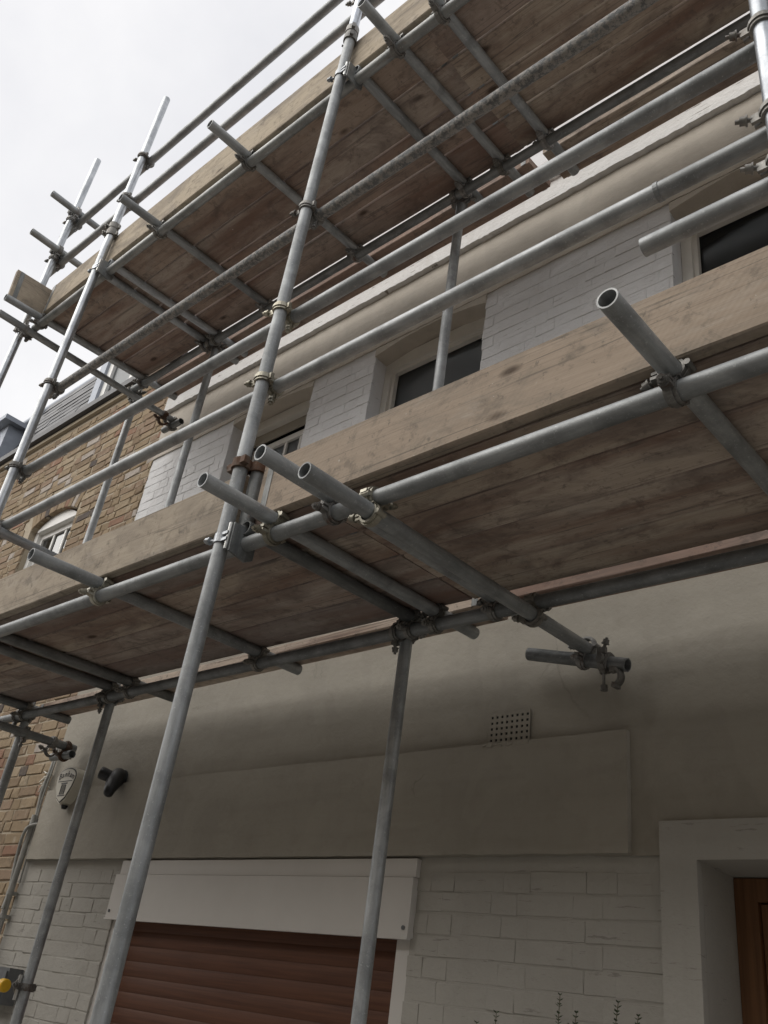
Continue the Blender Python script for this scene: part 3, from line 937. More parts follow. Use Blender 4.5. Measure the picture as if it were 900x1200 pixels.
# black floodlight / camera on the wall
fl = empty('security_light', (-4.72, YW - 0.02, 2.5), 'black plastic security light with sensor beside the alarm box', 'light')
def loft(stations, seg=16):
    """closed round body through (centre, radius) stations"""
    mb = MB()
    for k, (c, r) in enumerate(stations):
        c = Vector(c)
        d = Vector(stations[min(k + 1, len(stations) - 1)][0]) - Vector(stations[max(k - 1, 0)][0])
        q = d.to_track_quat('Z', 'Y').to_matrix()
        for i in range(seg):
            t = 2 * math.pi * i / seg
            mb.v.append(c + q @ Vector((r * math.cos(t), r * math.sin(t), 0)))
    for k in range(len(stations) - 1):
        for i in range(seg):
            j = (i + 1) % seg
            mb.face([k * seg + i, k * seg + j, (k + 1) * seg + j, (k + 1) * seg + i], True)
    mb.face([i for i in reversed(range(seg))]); mb.face([(len(stations) - 1) * seg + i for i in range(seg)])
    return mb
put('wall_mount', MB().cyl((-4.715, YW - 0.011, 2.635), (-4.715, YW - 0.03, 2.635), 0.05, 0.045, 18), 'black', fl)
put('body', loft([((-4.725, YW - 0.028, 2.655), 0.032), ((-4.715, YW - 0.04, 2.645), 0.046), ((-4.685, YW - 0.07, 2.615), 0.049), ((-4.655, YW - 0.10, 2.575), 0.042),
                  ((-4.628, YW - 0.125, 2.535), 0.032), ((-4.615, YW - 0.135, 2.510), 0.026), ((-4.610, YW - 0.14, 2.502), 0.010)]), 'black', fl)
put('sensor_head', loft([((-4.685, YW - 0.075, 2.612), 0.030), ((-4.715, YW - 0.105, 2.625), 0.034), ((-4.738, YW - 0.128, 2.634), 0.036), ((-4.75, YW - 0.14, 2.638), 0.036)], 14), 'black', fl)

# downpipe and cables down the party line
dp = empty('drainpipe', (X_PARTY - 0.02, YW - 0.05, 0.11), 'thin painted grey downpipe on the line between the two houses', 'pipe')
xp = X_PARTY + 0.012
pp = MB().path([(xp - 0.005, YW - 0.04, 0.111), (xp - 0.004, YW - 0.04, 2.45)], 0.018, 12)
put('pipe_run', pp, 'pipe', dp)
for z in (0.8, 1.45, 1.86, 1.99):
    put('clip', MB().ring((xp - 0.0045, YW - 0.04, z), (0, 0, 1), 0.0185, 0.0235, 0.022).box((xp - 0.03, YW - 0.03, z - 0.010), (xp + 0.02, YW - 0.004, z + 0.010)), 'pipe', dp)
cab = empty('wall_cable', (X_PARTY, YW - 0.03, 1.9), 'bundle of old grey cables sagging down the house corner', 'cable')
def sag(pts, n=10):
    """Catmull-Rom through the points"""
    P = [Vector(q) for q in pts]; P = [P[0]] + P + [P[-1]]; o = []
    for i in range(1, len(P) - 2):
        for k in range(n):
            t = k / n
            o.append(0.5 * ((2 * P[i]) + (P[i + 1] - P[i - 1]) * t + (2 * P[i - 1] - 5 * P[i] + 4 * P[i + 1] - P[i + 2]) * t * t + (3 * P[i] - P[i - 1] - 3 * P[i + 1] + P[i + 2]) * t ** 3))
    return o + [P[-2]]
put('strand', MB().path(sag([(xp + 0.05, YW - 0.02, 2.40), (xp + 0.0, YW - 0.07, 2.36), (xp - 0.035, YW - 0.06, 2.22), (xp - 0.01, YW - 0.05, 2.02), (xp + 0.012, YW - 0.065, 1.90)]), 0.010), 'pipe', cab)
put('strand', MB().path(sag([(xp - 0.01, YW - 0.03, 2.92), (xp + 0.004, YW - 0.035, 2.75), (xp - 0.012, YW - 0.04, 2.6), (xp + 0.0, YW - 0.03, 2.44)]), 0.012), 'pipe', cab)
put('strand', MB().path(sag([(xp + 0.02, YW - 0.03, 2.9), (xp + 0.035, YW - 0.04, 2.72), (xp + 0.012, YW - 0.035, 2.55), (xp + 0.02, YW - 0.025, 2.3), (xp + 0.03, YW - 0.02, 2.05)]), 0.006), 'pipe', cab)
put('entry_gland', MB().box((xp + 0.035, YW - 0.035, 2.385), (xp + 0.07, YW - 0.009, 2.425)), 'black', cab)
jm = MB()
for k in range(14):
    p0 = Vector((xp - 0.02 + random.uniform(-0.03, 0.04), YW - 0.03 + random.uniform(-0.02, 0.01), 2.66 + random.uniform(-0.03, 0.06)))
    jm.cyl(p0, p0 + Vector((random.uniform(-0.05, 0.05), random.uniform(-0.02, 0.01), random.uniform(-0.06, 0.02))), 0.007, 0.004, 6)
put('frayed_tape', jm, 'bell', cab)

# grey meter box low on the wall
mbx = empty('meter_box', (-5.42, YW - 0.05, 1.40), 'dark grey service box low on the painted wall by the drainpipe', 'box')
put('box_body', MB().box((-5.52, YW - 0.09, 1.42), (-5.20, YW - 0.006, 1.60)), 'grey_box', mbx)
put('box_lid', MB().box((-5.51, YW - 0.10, 1.43), (-5.21, YW - 0.0905, 1.585)), 'grey_box', mbx)

# the two houses were set out with a 75 mm brick gauge; the old stocks here gauge 71 mm
GAUGE = Matrix.Translation((0, 0, 0.083)) @ Matrix.Scale(0.948, 4)
for o in (house, nb, bx, fl, dp, cab, mbx):
    o.matrix_basis = GAUGE @ o.matrix_basis

# ------------------------------------------------------------------ scaffold: tubes and couplers
RO, RI = 0.02415, 0.0202
YO, YI = 1.37, 2.275
YL, YIL = YO + 0.053, YI - 0.053
XA, XB_, XC, XD, XG = -2.115, -2.12, -4.17, -5.08, -0.345
scaf = empty('scaffolding', (XA, YO, 0.11), 'galvanised tube and coupler scaffolding in front of the painted house', 'scaffolding')

def tube(name, p0, p1, mat, parent=None, bow=0.0025, seg=22, **props):
    p0, p1 = Vector(p0), Vector(p1)
    d = p1 - p0; L = d.length
    n = max(3, int(L / 0.35))
    ph = random.uniform(0, 6.28); bw = random.uniform(-bow, bow) * min(1, L / 2)
    mb = MB()
    def sect(z, r):
        off = bw * math.sin(math.pi * z / L)
        return [Vector((r * math.cos(2 * math.pi * i / seg) + off * math.cos(ph), r * math.sin(2 * math.pi * i / seg) + off * math.sin(ph), z)) for i in range(seg)]
    for r, flip in ((RO, False), (RI, True)):
        b = len(mb.v)
        for k in range(n + 1):
            mb.v += sect(L * k / n, r)
        for k in range(n):
            for i in range(seg):
                j = (i + 1) % seg
                q = [b + k * seg + i, b + k * seg + j, b + (k + 1) * seg + j, b + (k + 1) * seg + i]
                mb.face(q[::-1] if flip else q, True)
    for z, flip in ((0, True), (L, False)):
        b = len(mb.v)
        mb.v += sect(z, RO) + sect(z, RI)
        for i in range(seg):
            j = (i + 1) % seg
            q = [b + i, b + j, b + seg + j, b + seg + i]
            mb.face(q[::-1] if flip else q)
    wm = Matrix.Translation(p0) @ d.to_track_quat('Z', 'Y').to_matrix().to_4x4()
    return link(name, mb.mesh(name), mat, parent or scaf, wm, **props)

def bolt(mb, p0, d, L=0.06, r=0.0055, nut_at=0.6):
    p0, d = Vector(p0), Vector(d).normalized()
    mb.cyl(p0, p0 + d * L, r, seg=8)
    mb.cyl(p0 + d * L * nut_at, p0 + d * (L * nut_at + 0.013), r * 2.1, seg=6)
    mb.cyl(p0 + d * (L * nut_at - 0.004), p0 + d * L * nut_at, r * 2.5, seg=10)

CO = 0.0315
def coupler_mesh(swivel=False):
    """ring round local Z at the origin, second ring round local X one tube further along +Y"""
    mb = MB()
    mb.ring((0, 0, 0), (0, 0, 1), RO + 0.0003, CO, 0.030, 22)
    mb.ring((0, 0, 0), (0, 0, 1), RO + 0.0004, CO + 0.004, 0.012, 22)
    # lugs, eye and swing bolt on the left
    mb.box((-0.052, -0.012, -0.013), (-0.028, -0.003, 0.013)); mb.box((-0.050, 0.004, -0.012), (-0.028, 0.012, 0.012))
    bolt(mb, (-0.030, -0.001, 0), (-1, -0.35, 0.12), 0.058)
    # hinge on the right
    mb.cyl((0.036, 0.006, -0.017), (0.036, 0.006, 0.017), 0.008, seg=10)
    mb.box((0.028, -0.006, -0.012), (0.046, 0.004, 0.012))
    # second band
    c = (0, 0.053, 0)
    mb.ring(c, (1, 0, 0), RO + 0.0003, CO, 0.030, 22)
    mb.ring(c, (1, 0, 0), RO + 0.0004, CO + 0.004, 0.012, 22)
    mb.box((-0.013, 0.045, -0.050), (0.013, 0.053, -0.028)); mb.box((-0.012, 0.058, -0.048), (0.012, 0.066, -0.028))
    bolt(mb, (0, 0.055, -0.030), (0.12, -0.2, -1), 0.052)
    mb.cyl((-0.017, 0.058, 0.036), (0.017, 0.058, 0.036), 0.008, seg=10)
    # body between the two
    mb.box((-0.021, 0.0245, -0.021), (0.021, 0.0285, 0.021))
    return mb
cm = coupler_mesh()
CM = {}
def coupler(p, ax1, ax2, off, mat, parent, name='coupler'):
    if mat not in CM:
        CM[mat] = cm.mesh('coupler')
    z, x, y = Vector(ax1).normalized(), Vector(ax2).normalized(), Vector(off).normalized()
    if x.cross(y).dot(z) < 0:
        x = -x
    wm = Matrix((x, y, z)).transposed().to_4x4()
    wm.translation = Vector(p)
    wm = wm @ Matrix.Rotation(random.gauss(0, 0.04), 4, 'Z')
    return link(name, CM[mat], mat, parent, wm)

def sleeve_mesh():
    mb = MB()
    mb.ring((0, 0, -0.03), (0, 0, 1), RO + 0.0003, CO, 0.04, 22); mb.ring((0, 0, 0.03), (0, 0, 1), RO + 0.0003, CO, 0.04, 22)
    mb.ring((0, 0, 0), (0, 0, 1), RO + 0.0003, CO - 0.003, 0.02, 22)
    for z in (-0.03, 0.03):
        mb.box((-0.05, -0.014, z - 0.014), (-0.027, -0.004, z + 0.014)); mb.box((-0.05, 0.004, z - 0.014), (-0.027, 0.014, z + 0.014))
        bolt(mb, (-0.042, 0.022, z), (0, -1, 0), 0.055)
        mb.box((0.027, -0.008, z - 0.014), (0.042, 0.008, z + 0.014))
    return mb
SL = {}
def sleeve(p, mat, parent, rot=0.0):
    if mat not in SL: SL[mat] = sleeve_mesh().mesh('sleeve')
    return link('sleeve_coupler', SL[mat], mat, parent, Matrix.Translation(p) @ Matrix.Rotation(rot, 4, 'Z'))

def plate_coupler(x, y, z, parent, yside=1, mat='galv_new'):
    """band with an upright pin on the standard and a flat plate that carries the ledger"""
    mb = MB()
    mb.ring((0, 0, 0), (0, 0, 1), RO + 0.0003, RO + 0.005, 0.032, 22)
    mb.box((0.020, -0.022 * yside if yside > 0 else 0.006, -0.016), (0.046, -0.006 if yside > 0 else 0.022, -0.006)) if yside > 0 else None
    if yside > 0:
        mb.box((0.020, -0.022, 0.006), (0.046, -0.006, 0.016))
    bolt(mb, (-0.022, -0.008, 0), (-1, -0.25, 0.15), 0.05)
    o = link('band_coupler', mb.mesh('band_coupler'), mat, parent, Matrix.Translation((x, y, z)))
    pn = MB().cyl((0.041, -0.012, -0.045), (0.041, -0.012, 0.048), 0.0065, seg=10)
    link('band_pin', pn.mesh('band_pin'), 'pin', parent, Matrix.Translation((x, y, z)))
    pl = MB()
    s = yside
    pts = [(-0.008 * s, 0.050), (0.075 * s, 0.052), (0.088 * s, 0.030), (0.088 * s, -0.045), (0.060 * s, -0.062), (-0.008 * s, -0.050)]
    mt = Matrix(((0, 1, 0, 0), (1, 0, 0, 0), (0, 0, 1, 0), (0, 0, 0, 1)))
    pl.prism(pts, 0.048, 0.056, mt)
    link('coupler_plate', pl.mesh('coupler_plate'), 'galv_dark', parent, Matrix.Translation((x, y, z)))
    return o

# heights
ZL, ZLi = 2.840, 2.866           # lower ledgers, outer and inner
ZU, ZUi = 5.250, 5.298           # upper ledgers
ZR3, ZR2, ZGR = 3.490, 3.826, 4.378
ZG1, ZG2 = 6.285, 5.890
def ztl(y): return ZL + 0.0485 + (y - YL) * (ZLi - ZL) / (YIL - YL)
def ztu(y): return ZU + 0.0485 + (y - YL) * (ZUi - ZU) / (YIL - YL)

# standards
def base(x, y, parent):
    put('base_plate', MB().box((x - 0.075, y - 0.075, 0.1105), (x + 0.075, y + 0.075, 0.1165)), 'galv_dark', parent)
sA = tube('standard', (XA, YO, 0.117), (XA, YO, 5.565), 'galv', label='dull grey outer standard that the three rails are clamped to')
sA2 = tube('standard', (XA, YO, 5.567), (XA, YO, 7.4), 'galv_new')
sC = tube('standard', (XC, YO, 0.117), (XC, YO, 6.90), 'galv_new', label='bright new galvanised outer standard')
sD = tube('standard', (XD, YO, 0.117), (XD, YO, 6.945), 'galv_new')
sG = tube('standard', (XG, YO, 0.117), (XG, YO, 7.0), 'galv_new')
sB = tube('standard', (XB_, YI, 0.117), (XB_, YI, 5.40), 'galv')
sE = tube('standard', (-4.165, YI, 0.117), (-4.165, YI, 5.42), 'galv')
sF = tube('standard', (-5.085, YI, 0.117), (-5.085, YI, 6.45), 'galv')
for x, y, s in ((XA, YO, sA), (XC, YO, sC), (XD, YO, sD), (XG, YO, sG), (XB_, YI, sB), (-4.165, YI, sE), (-5.085, YI, sF)):
    base(x, y, s)
sleeve((XA, YO, 5.575), 'coupler', sA, -0.6)
sleeve((XC, YO, 5.585), 'coupler', sC, 0.5)
# short lapped tube behind the main standard, rusty swivel
lap = tube('lapped_tube', (XA + 0.030, YO + 0.049, 2.895), (XA + 0.030, YO + 0.049, 3.21), 'galv_dark')
rc = MB()
rc.ring((0, 0, 0), (0, 0, 1), RO + 0.0003, CO + 0.002, 0.034, 20); rc.ring((0.030, 0.049, 0), (0, 0, 1), RO + 0.0003, CO, 0.034, 20)
rc.box((-0.056, -0.016, -0.014), (-0.026, 0.006, 0.014)); bolt(rc, (-0.03, 0.0, 0.0), (-1, -0.1, 0.35), 0.045)
rc.box((0.026, -0.03, -0.013), (0.05, -0.008, 0.013))
link('swivel_coupler', rc.mesh('swivel_coupler'), 'rust', sA, Matrix.Translation((XA, YO, 3.125)))

# rails and ledgers along the front
r3 = tube('guard_rail', (XC - 0.14, YL, ZR3), (-0.655, YL, ZR3), 'galv')
r3b = tube('guard_rail', (-0.653, YL, ZR3), (1.2, YL, ZR3), 'galv')
r2 = tube('guard_rail', (XC - 0.08, YL, ZR2), (1.2, YL, ZR2), 'galv')
rg = tube('guard_rail', (XC - 0.11, YL, ZGR), (0.9, YL, ZGR), 'grit', label='rail crusted with splashed mortar below the upper deck')
sh_ = tube('guard_rail', (-0.700, YL, 3.318), (1.0, YL, 3.322), 'galv', label='short rail with a free end below the other rails')
lo = tube('ledger', (XD - 0.3, YL, ZL), (1.4, YL, ZL), 'galv')
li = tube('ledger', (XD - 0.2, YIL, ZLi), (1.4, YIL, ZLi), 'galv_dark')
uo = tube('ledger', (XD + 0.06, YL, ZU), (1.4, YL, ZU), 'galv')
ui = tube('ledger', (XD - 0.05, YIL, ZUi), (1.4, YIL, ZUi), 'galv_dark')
g1 = tube('guard_rail', (XD - 0.22, YL, ZG1), (1.2, YL, ZG1), 'galv')
g2 = tube('guard_rail', (XD - 0.20, YL, ZG2), (1.2, YL, ZG2), 'galv')
put('joint_band', MB().ring((-0.654, YL, ZR3), (1, 0, 0), RO + 0.0004, RO + 0.0022, 0.012, 20), 'galv_dark', r3)

for st, x in ((sA, XA), (sC, XC), (sG, XG)):
    for z in (ZR3, ZR2, ZGR):
        if st is sG and z == ZGR: continue
        coupler((x, YO, z), (0, 0, 1), (1, 0, 0), (0, 1, 0), 'zinc' if st is sA and z != ZGR else 'coupler', st)
coupler((XG, YO, 3.32), (0, 0, 1), (1, 0, 0), (0, 1, 0), 'coupler', sG)
for z in (ZG1, ZG2):
    coupler((XC, YO, z), (0, 0, 1), (1, 0, 0), (0, 1, 0), 'coupler', sC)
    coupler((XD, YO, z), (0, 0, 1), (1, 0, 0), (0, 1, 0), 'coupler', sD)
    coupler((XA, YO, z), (0, 0, 1), (1, 0, 0), (0, 1, 0), 'coupler', sA2)
plate_coupler(XA, YO, ZL, sA); plate_coupler(XA, YO, ZU + 0.01, sA)
plate_coupler(XC, YO, ZL, sC); plate_coupler(XC, YO, ZU, sC)
coupler((XD, YO, ZL), (0, 0, 1), (1, 0, 0), (0, 1, 0), 'coupler', sD)
coupler((XD, YO, ZU - 0.01), (0, 0, 1), (1, 0, 0), (0, 1, 0), 'coupler', sD)
for x, st in ((XB_, sB), (-4.165, sE), (-5.085, sF)):
    coupler((x, YI, ZLi), (0, 0, 1), (1, 0, 0), (0, -1, 0), 'coupler', st)
    coupler((x, YI, ZUi), (0, 0, 1), (1, 0, 0), (0, -1, 0), 'coupler', st)
    pn = MB().cyl((0.041, -0.012, -0.045), (0.041, -0.012, 0.048), 0.0065, seg=10)
    link('band_pin', pn.mesh('band_pin'), 'pin', st, Matrix.Translation((x, YI, ZUi + 0.045)))

# transoms
def transom(x, y0, y1, zf, led_o, led_i, zo, zi, mat='galv_dark', couple=True, dx=0.0):
    t = tube('transom', (x - dx, y0, zf(y0)), (x + dx, y1, zf(y1)), mat)
    if couple:
        coupler((x, YL, zo), (1, 0, 0), (0, 1, 0), (0, 0, 1), random.choice(('zinc', 'coupler', 'coupler')), led_o, 'putlog_coupler')
    coupler((x, YIL, zi), (1, 0, 0), (0, 1, 0), (0, 0, 1), 'coupler', led_i, 'putlog_coupler')
    return t
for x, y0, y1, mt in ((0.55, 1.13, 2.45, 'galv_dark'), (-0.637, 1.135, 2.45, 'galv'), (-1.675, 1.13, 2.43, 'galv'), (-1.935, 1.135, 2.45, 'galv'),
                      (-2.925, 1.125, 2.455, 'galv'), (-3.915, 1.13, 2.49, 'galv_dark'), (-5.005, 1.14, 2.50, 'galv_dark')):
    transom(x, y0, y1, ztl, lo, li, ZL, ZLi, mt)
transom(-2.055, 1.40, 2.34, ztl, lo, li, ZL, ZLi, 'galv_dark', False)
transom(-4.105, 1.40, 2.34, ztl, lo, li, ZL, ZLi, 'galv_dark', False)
for x, y0, y1, mt in ((0.4, 1.15, 2.46, 'galv'), (-1.575, 1.20, 2.49, 'galv'), (-1.825, 1.19, 2.47, 'galv'), (-2.83, 1.165, 2.46, 'galv'), (-3.605, 1.155, 2.46, 'galv'),
                      (-4.105, 1.40, 2.47, 'galv'), (-4.22, 1.40, 2.49, 'galv'), (-4.945, 1.16, 2.50, 'galv')):
    transom(x, y0, y1, ztu, uo, ui, ZU, ZUi, mt, y0 < 1.3)
transom(-2.06, 1.40, 2.36, ztu, uo, ui, ZU, ZUi, 'galv', False)

# wall ties
tie = tube('tie_tube', (-1.513, 1.165, 2.786), (-1.513, 2.60, 2.832), 'galv', label='long tie tube running under the lower deck to the wall')
coupler((-1.513, YL, ZL), (1, 0, 0), (0, 1, 0), (0, 0, -1), 'zinc', lo, 'putlog_coupler')
coupler((-1.513, YIL, ZLi), (1, 0, 0), (0, 1, 0), (0, 0, -1), 'coupler', li, 'putlog_coupler')
e0t, e1t = Vector((-1.757, 2.56, 2.851)), Vector((-1.357, 2.56, 2.747))
wt = tube('tie_tube', e0t, e1t, 'galv_dark', bow=0, label='short tube hanging aslant at the wall end of the tie')
def along(t): return e0t + (e1t - e0t) * t
ax = (e1t - e0t).normalized()
coupler(along(0.58), ax, (0, 1, 0), (0.25, 0, 1), 'coupler', wt)
# open swivel coupler hanging at its end: closed band, loose T-bolt and a curved jaw
oc = MB()
cpt = along(0.80)
oc.ring(cpt, ax, RO + 0.0003, CO + 0.002, 0.034, 22); oc.ring(cpt + ax * 0.004, ax, RO + 0.0003, CO + 0.006, 0.014, 22)
dnv = Vector((0, 0, -1)); yv = Vector((0, -1, 0))
oc.box(cpt + Vector((-0.016, -0.036, 0.020)), cpt + Vector((0.016, -0.022, 0.045)))
bolt(oc, cpt + Vector((0.004, -0.028, 0.03)), (0.35, -0.1, 1), 0.05)
bolt(oc, cpt + Vector((0.01, -0.034, -0.004)), (-0.3, -1, 0.1), 0.02, 0.008)
link('swivel_coupler', oc.mesh('swivel_coupler'), 'coupler', wt)
oj = MB()
hp = cpt + Vector((-0.004, -0.012, -0.028))
oj.cyl(hp, hp + Vector((0.004, -0.004, -0.066)), 0.0055, seg=8); oj.cyl(hp + Vector((0.004, -0.004, -0.06)), hp + Vector((0.005, -0.004, -0.078)), 0.0125, seg=8)
oj.box(hp + Vector((-0.011, -0.008, -0.016)), hp + Vector((0.011, 0.008, 0.004)))
jc = cpt + Vector((0.036, -0.012, -0.062))
oj.ring(jc, (0.15, 1, 0.1), 0.0245, 0.0325, 0.032, 14, math.radians(-55), math.radians(95), ref=(1, 0, 0))
oj.box(jc + Vector((0.0, -0.016, -0.040)), jc + Vector((0.016, 0.016, -0.022)), jit=0.002)
oj.box(cpt + Vector((0.022, -0.02, -0.042)), cpt + Vector((0.050, 0.008, -0.022)), jit=0.002)
link('open_jaw', oj.mesh('open_jaw'), 'coupler', wt)

lt = tube('tie_tube', (-5.02, 2.06, 2.775), (-5.02, 2.60, 2.778), 'galv_dark')
coupler((-5.085, YI, 2.775), (0, 0, 1), (0, 1, 0), (1, 0, 0), 'coupler', sF)
lt2 = tube('tie_tube', (-5.16, 2.545, 2.726), (-4.93, 2.545, 2.726), 'galv_dark')
coupler((-5.02, 2.545, 2.777), (0, 1, 0), (1, 0, 0), (0, 0, -1), 'rust', lt)
coupler((-5.02, 2.45, 2.777), (0, 1, 0), (1, 0, 0), (0, 0, -1), 'coupler', lt)
ut = tube('tie_tube', (-5.02, 1.18, 5.205), (-5.02, 2.62, 5.23), 'galv')
coupler((XD, YO, 5.208), (0, 0, 1), (0, 1, 0), (1, 0, 0), 'coupler', sD)
coupler((-5.085, YI, 5.222), (0, 0, 1), (0, 1, 0), (1, 0, 0), 'coupler', sF)
ut2 = tube('tie_tube', (-5.12, 2.575, 5.178), (-4.90, 2.575, 5.178), 'galv_dark')
coupler((-5.02, 2.575, 5.229), (0, 1, 0), (1, 0, 0), (0, 0, -1), 'coupler', ut)
coupler((-5.02, 2.49, 5.227), (0, 1, 0), (1, 0, 0), (0, 0, -1), 'rust', ut)
# end guard rails across the scaffold
XE = XD + 0.053
er1 = tube('end_rail', (XE, 1.15, 5.935), (XE, 2.45, 5.935), 'galv'); er2 = tube('end_rail', (XE, 1.165, 6.335), (XE, 2.45, 6.335), 'galv')
for z in (5.935, 6.335):
    coupler((XD, YO, z), (0, 0, 1), (0, 1, 0), (1, 0, 0), 'coupler', sD)
    coupler((-5.085, YI, z), (0, 0, 1), (0, 1, 0), (1, 0, 0), 'coupler', sF)
er3 = tube('end_rail', (XC + 0.053, 1.30, 3.437), (XC + 0.053, 2.40, 3.437), 'galv_dark')
coupler((XC, YO, 3.437), (0, 0, 1), (0, 1, 0), (1, 0, 0), 'coupler', sC)
# low cross tube with a yellow cap by the inner standard
XY, YY = -4.262, YI - 0.053
yt = tube('cross_tube', (-6.2, YY, 1.528), (XY, YY, 1.528), 'galv_dark')
put('end_cap', loft([((XY - 0.03, YY, 1.528), 0.0275), ((XY + 0.004, YY, 1.528), 0.0275), ((XY + 0.009, YY, 1.528), 0.024)], 20), 'yellow', yt)
coupler((-4.165, YI, 1.535), (0, 0, 1), (0, 1, 0), (-1, 0, 0), 'coupler', sE)
pn = MB().cyl((0, 0, -0.05), (0, 0, 0.05), 0.0085, seg=10)
link('band_pin', pn.mesh('band_pin'), 'pin', sE, Matrix.Translation((-4.178, YI - 0.033, 1.53)))

# ------------------------------------------------------------------ scaffold boards
def board_obj(name, x0, x1, y0, y1, z0, z1, mat, label, group, skew=0.0, tilt=0.0, zrot=0.0):
    """sawn board with worn edges and a steel band near each end; long axis local X"""
    L, W, T = x1 - x0, y1 - y0, z1 - z0
    n = max(4, int(L / 0.25))
    ch = 0.004
    mb = MB()
    sec = [(-W / 2 + ch, 0), (W / 2 - ch, 0), (W / 2, ch), (W / 2, T - ch), (W / 2 - ch, T), (-W / 2 + ch, T), (-W / 2, T - ch), (-W / 2, ch)]
    for i in range(n + 1):
        x = -L / 2 + L * i / n
        wob = [random.uniform(-0.0012, 0.0012) for _ in sec]
        dz = 0.0
        for (a, c), q in zip(sec, wob):
            mb.v.append(Vector((x + (random.uniform(-0.002, 0.002) if i in (0, n) else 0), a + q, c + (q * 0.6 if c > T / 2 else abs(q) * 0.4) + dz)))
    for i in range(n):
        for k in range(8):
            l = (k + 1) % 8
            mb.face([i * 8 + k, i * 8 + l, (i + 1) * 8 + l, (i + 1) * 8 + k][::-1])
    mb.face(list(range(8))); mb.face([n * 8 + k for k in reversed(range(8))])
    wm = Matrix.Translation(((x0 + x1) / 2, (y0 + y1) / 2, z0)) @ Matrix.Rotation(skew, 4, 'Z') @ Matrix.Rotation(tilt, 4, 'X')
    o = link(name, mb.mesh(name), mat, None, wm, label=label, category='board', group=group)
    for sx in (-1, 1):
        b_ = MB(); e = sx * (L / 2 - 0.035); t = 0.0014
        b_.box((e - 0.014, -W / 2 - t - 0.001, 0.004), (e + 0.014, -W / 2 - 0.0012, T - 0.004))
        b_.box((e - 0.014, W / 2 + 0.0012, 0.004), (e + 0.014, W / 2 + t + 0.001, T - 0.004))
        link('end_band', b_.mesh('end_band'), 'galv_dark', o, wm)
    return o

T_B = 0.038
rows = [(1.442, 1.642), (1.649, 1.833), (1.840, 2.031), (2.039, 2.234)]
side = (('towards the brick house', -5.09, -1.782), ('towards the front door', -1.777, 1.35))
nm = ('outermost', 'second', 'third', 'fourth')
tl = math.atan((ZLi - ZL) / (YIL - YL))
for sd_, xa, xb in side:
    for k, (ya, yb) in enumerate(rows):
        sh_y = (0.0 if xa < -3 else 0.004)
        board_obj('scaffold_board', xa + random.uniform(-0.004, 0.002), xb - random.uniform(0, 0.004), ya + sh_y, yb + sh_y - random.uniform(0, 0.003), ztl((ya + yb) / 2) + RO + 0.0008, ztl((ya + yb) / 2) + RO + T_B, 'board',
                  f'brown weathered lower deck board, {nm[k]} from the toe board, {sd_}', 'lower deck boards', 0, tl)
board_obj('scaffold_board', -5.09, -1.782, 2.312, 2.472, ztl(2.39) + RO + 0.0008, ztl(2.39) + RO + T_B, 'board', 'inner lower deck board beside the wall, towards the brick house', 'lower deck boards', -0.014, tl)
board_obj('scaffold_board', -1.777, 1.35, 2.288, 2.428, ztl(2.36) + RO + 0.0008, ztl(2.36) + RO + T_B, 'board', 'inner lower deck board beside the wall, towards the front door', 'lower deck boards', 0, tl)
tu = math.atan((ZUi - ZU) / (YIL - YL))
side_u = (('towards the brick house', -4.985, -1.705), ('towards the front door', -1.698, 1.35))
for sd_, xa, xb in side_u:
    for k, (ya, yb) in enumerate(rows):
        yo = 0.012 * (k - 1) if xa > -3 else 0.0
        yo = 0.0
        board_obj('scaffold_board', xa + random.uniform(-0.02, 0.006), xb - random.uniform(0, 0.005), ya + yo, yb + yo - random.uniform(0, 0.004), ztu((ya + yb) / 2) + RO + 0.0008, ztu((ya + yb) / 2) + RO + T_B, 'board',
                  f'brown weathered upper deck board, {nm[k]} from the toe board, {sd_}', 'upper deck boards', 0, tu)
board_obj('scaffold_board', -4.985, -1.735, 2.318, 2.515, ztu(2.41) + RO + 0.0008, ztu(2.41) + RO + T_B, 'board', 'inner upper deck board beside the cornice, towards the brick house', 'upper deck boards', 0, tu)
board_obj('scaffold_board', -1.655, 1.35, 2.318, 2.515, ztu(2.41) + RO + 0.0008, ztu(2.41) + RO + T_B, 'board', 'inner upper deck board beside the cornice, towards the front door', 'upper deck boards', 0, tu)

# toe boards on edge
def toe(x0, x1, z0, h, label, y=YL - 0.021):
    # local X along, thickness in local Y, height in local Z
    return board_obj('toe_board', x0, x1, y, y + 0.036, z0, z0 + h, 'toe', label, 'toe boards')
zt_l = ztl(1.42) + RO + 0.0008
zt_u = ztu(1.42) + RO + 0.0008
YT = 1.402
toe(-5.6, -2.145, zt_l, 0.213, 'tan toe board edging the lower deck below the yellow brick house', YT)
toe(-2.025, 1.35, zt_l, 0.215, 'tan sawn toe board edging the lower deck below the dark windows', YT)
toe(-4.94, -1.25, zt_u, 0.245, 'pale toe board on edge along the upper deck against the sky', YT)
toe(-1.245, 1.3, zt_u, 0.245, 'toe board along the upper deck above the bare rail ends', YT)
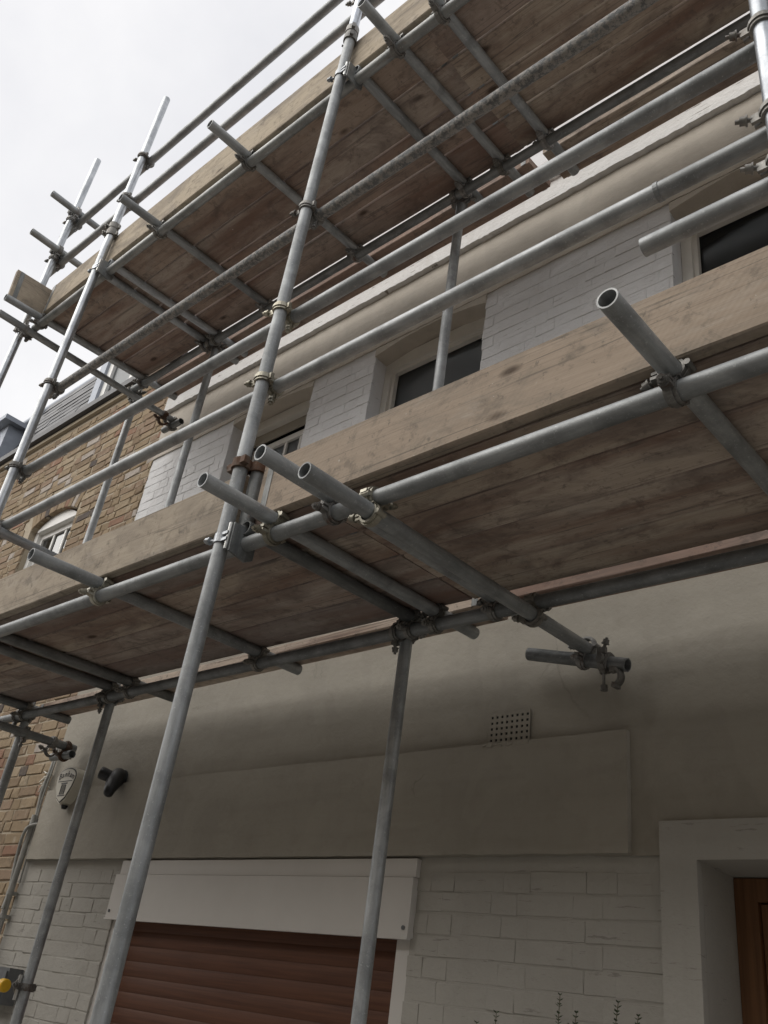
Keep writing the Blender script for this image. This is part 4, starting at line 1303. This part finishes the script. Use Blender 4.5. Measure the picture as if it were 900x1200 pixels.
# stop-end board across the end of the upper deck
wm_l = 1.23
mbx_ = board_obj('toe_board', -5.6, -5.6 + wm_l, 0, 0.036, 0, 0.225, 'toe', 'short end board standing across the end of the upper deck', 'toe boards')
wm = Matrix.Translation((-4.965, 1.175 + wm_l / 2, ztu(1.175) + RO + 0.0008)) @ Matrix.Rotation(math.pi / 2, 4, 'Z') @ Matrix.Rotation(-tu * 0 , 4, 'Y')
wm = Matrix.Translation((-4.965, 1.175 + wm_l / 2, ztu(1.175 + wm_l / 2) + RO + 0.0008)) @ Matrix.Rotation(tu, 4, 'X') @ Matrix.Rotation(math.pi / 2, 4, 'Z')
mbx_.matrix_basis = wm
for c in mbx_.children:
    c.matrix_parent_inverse = Matrix.Identity(4); c.matrix_basis = Matrix.Identity(4)
WM[mbx_] = wm

# ------------------------------------------------------------------ shrub under the wall
YWS = 2.654
shb = empty('shrub', (-1.6, YWS - 0.24, 0.11), 'small leaved green shrub growing against the painted wall', 'shrub')
def sprig(p0, p1, n, leaf):
    p0, p1 = Vector(p0), Vector(p1)
    mid = (p0 + p1) / 2 + Vector((random.uniform(-0.04, 0.04), random.uniform(-0.03, 0.03), 0))
    pts = [(1 - t) ** 2 * p0 + 2 * t * (1 - t) * mid + t * t * p1 for t in [i / 12 for i in range(13)]]
    st = MB()
    for i in range(12):
        st.cyl(pts[i], pts[i + 1], 0.004 * (1 - i / 16), 0.004 * (1 - (i + 1) / 16), 5, False)
    so = put('stem', st, 'stem', shb)
    lv = MB()
    for k in range(n):
        t = 0.3 + 0.7 * (k + random.uniform(0.5, 1.2)) / (n + 0.2)
        c = (1 - t) ** 2 * p0 + 2 * t * (1 - t) * mid + t * t * p1
        ang = k * math.pi / 2 + random.uniform(-0.3, 0.3)
        for s in (0, math.pi):
            d = Vector((math.cos(ang + s), math.sin(ang + s), 0.75)).normalized()
            u = d.cross(Vector((0, 0, 1))).normalized(); nn = u.cross(d)
            sz = leaf * random.uniform(0.7, 1.1) * (1.0 if t < 0.9 else 0.7)
            b = len(lv.v)
            lv.v += [c, c + d * sz * 0.45 + u * sz * 0.27, c + d * sz + nn * sz * -0.1, c + d * sz * 0.45 - u * sz * 0.27, c + d * sz * 0.5 + nn * sz * 0.12]
            lv.face([b, b + 1, b + 4]); lv.face([b + 1, b + 2, b + 4]); lv.face([b + 2, b + 3, b + 4]); lv.face([b + 3, b, b + 4])
    put('leaves', lv, 'leaf', so)
tips = [(-1.571, 1.745), (-1.385, 1.74), (-1.335, 1.715), (-1.80, 1.675), (-1.518, 1.70), (-1.87, 1.645), (-1.66, 1.655), (-1.60, 1.64), (-1.46, 1.655), (-1.73, 1.63), (-1.42, 1.64)]
for k, (x, z) in enumerate(tips):
    x, z = x * 0.947, 1.6 + (z - 1.6) * 0.93
    x0 = -1.6 + (x + 1.6) * 0.25
    sprig((x0, YWS - 0.26 + random.uniform(-0.03, 0.03), 0.111), (x, YWS - 0.24 + random.uniform(-0.02, 0.02), z), 110, 0.023)
for k in range(70):
    x = random.gauss(-1.42, 0.14); z = random.uniform(1.2, 1.66)
    x0 = -1.6 + (x + 1.6) * 0.3
    sprig((x0, YWS - 0.26, 0.111), (x, YWS - 0.26 + random.uniform(-0.14, 0.1), z), 40, 0.024)
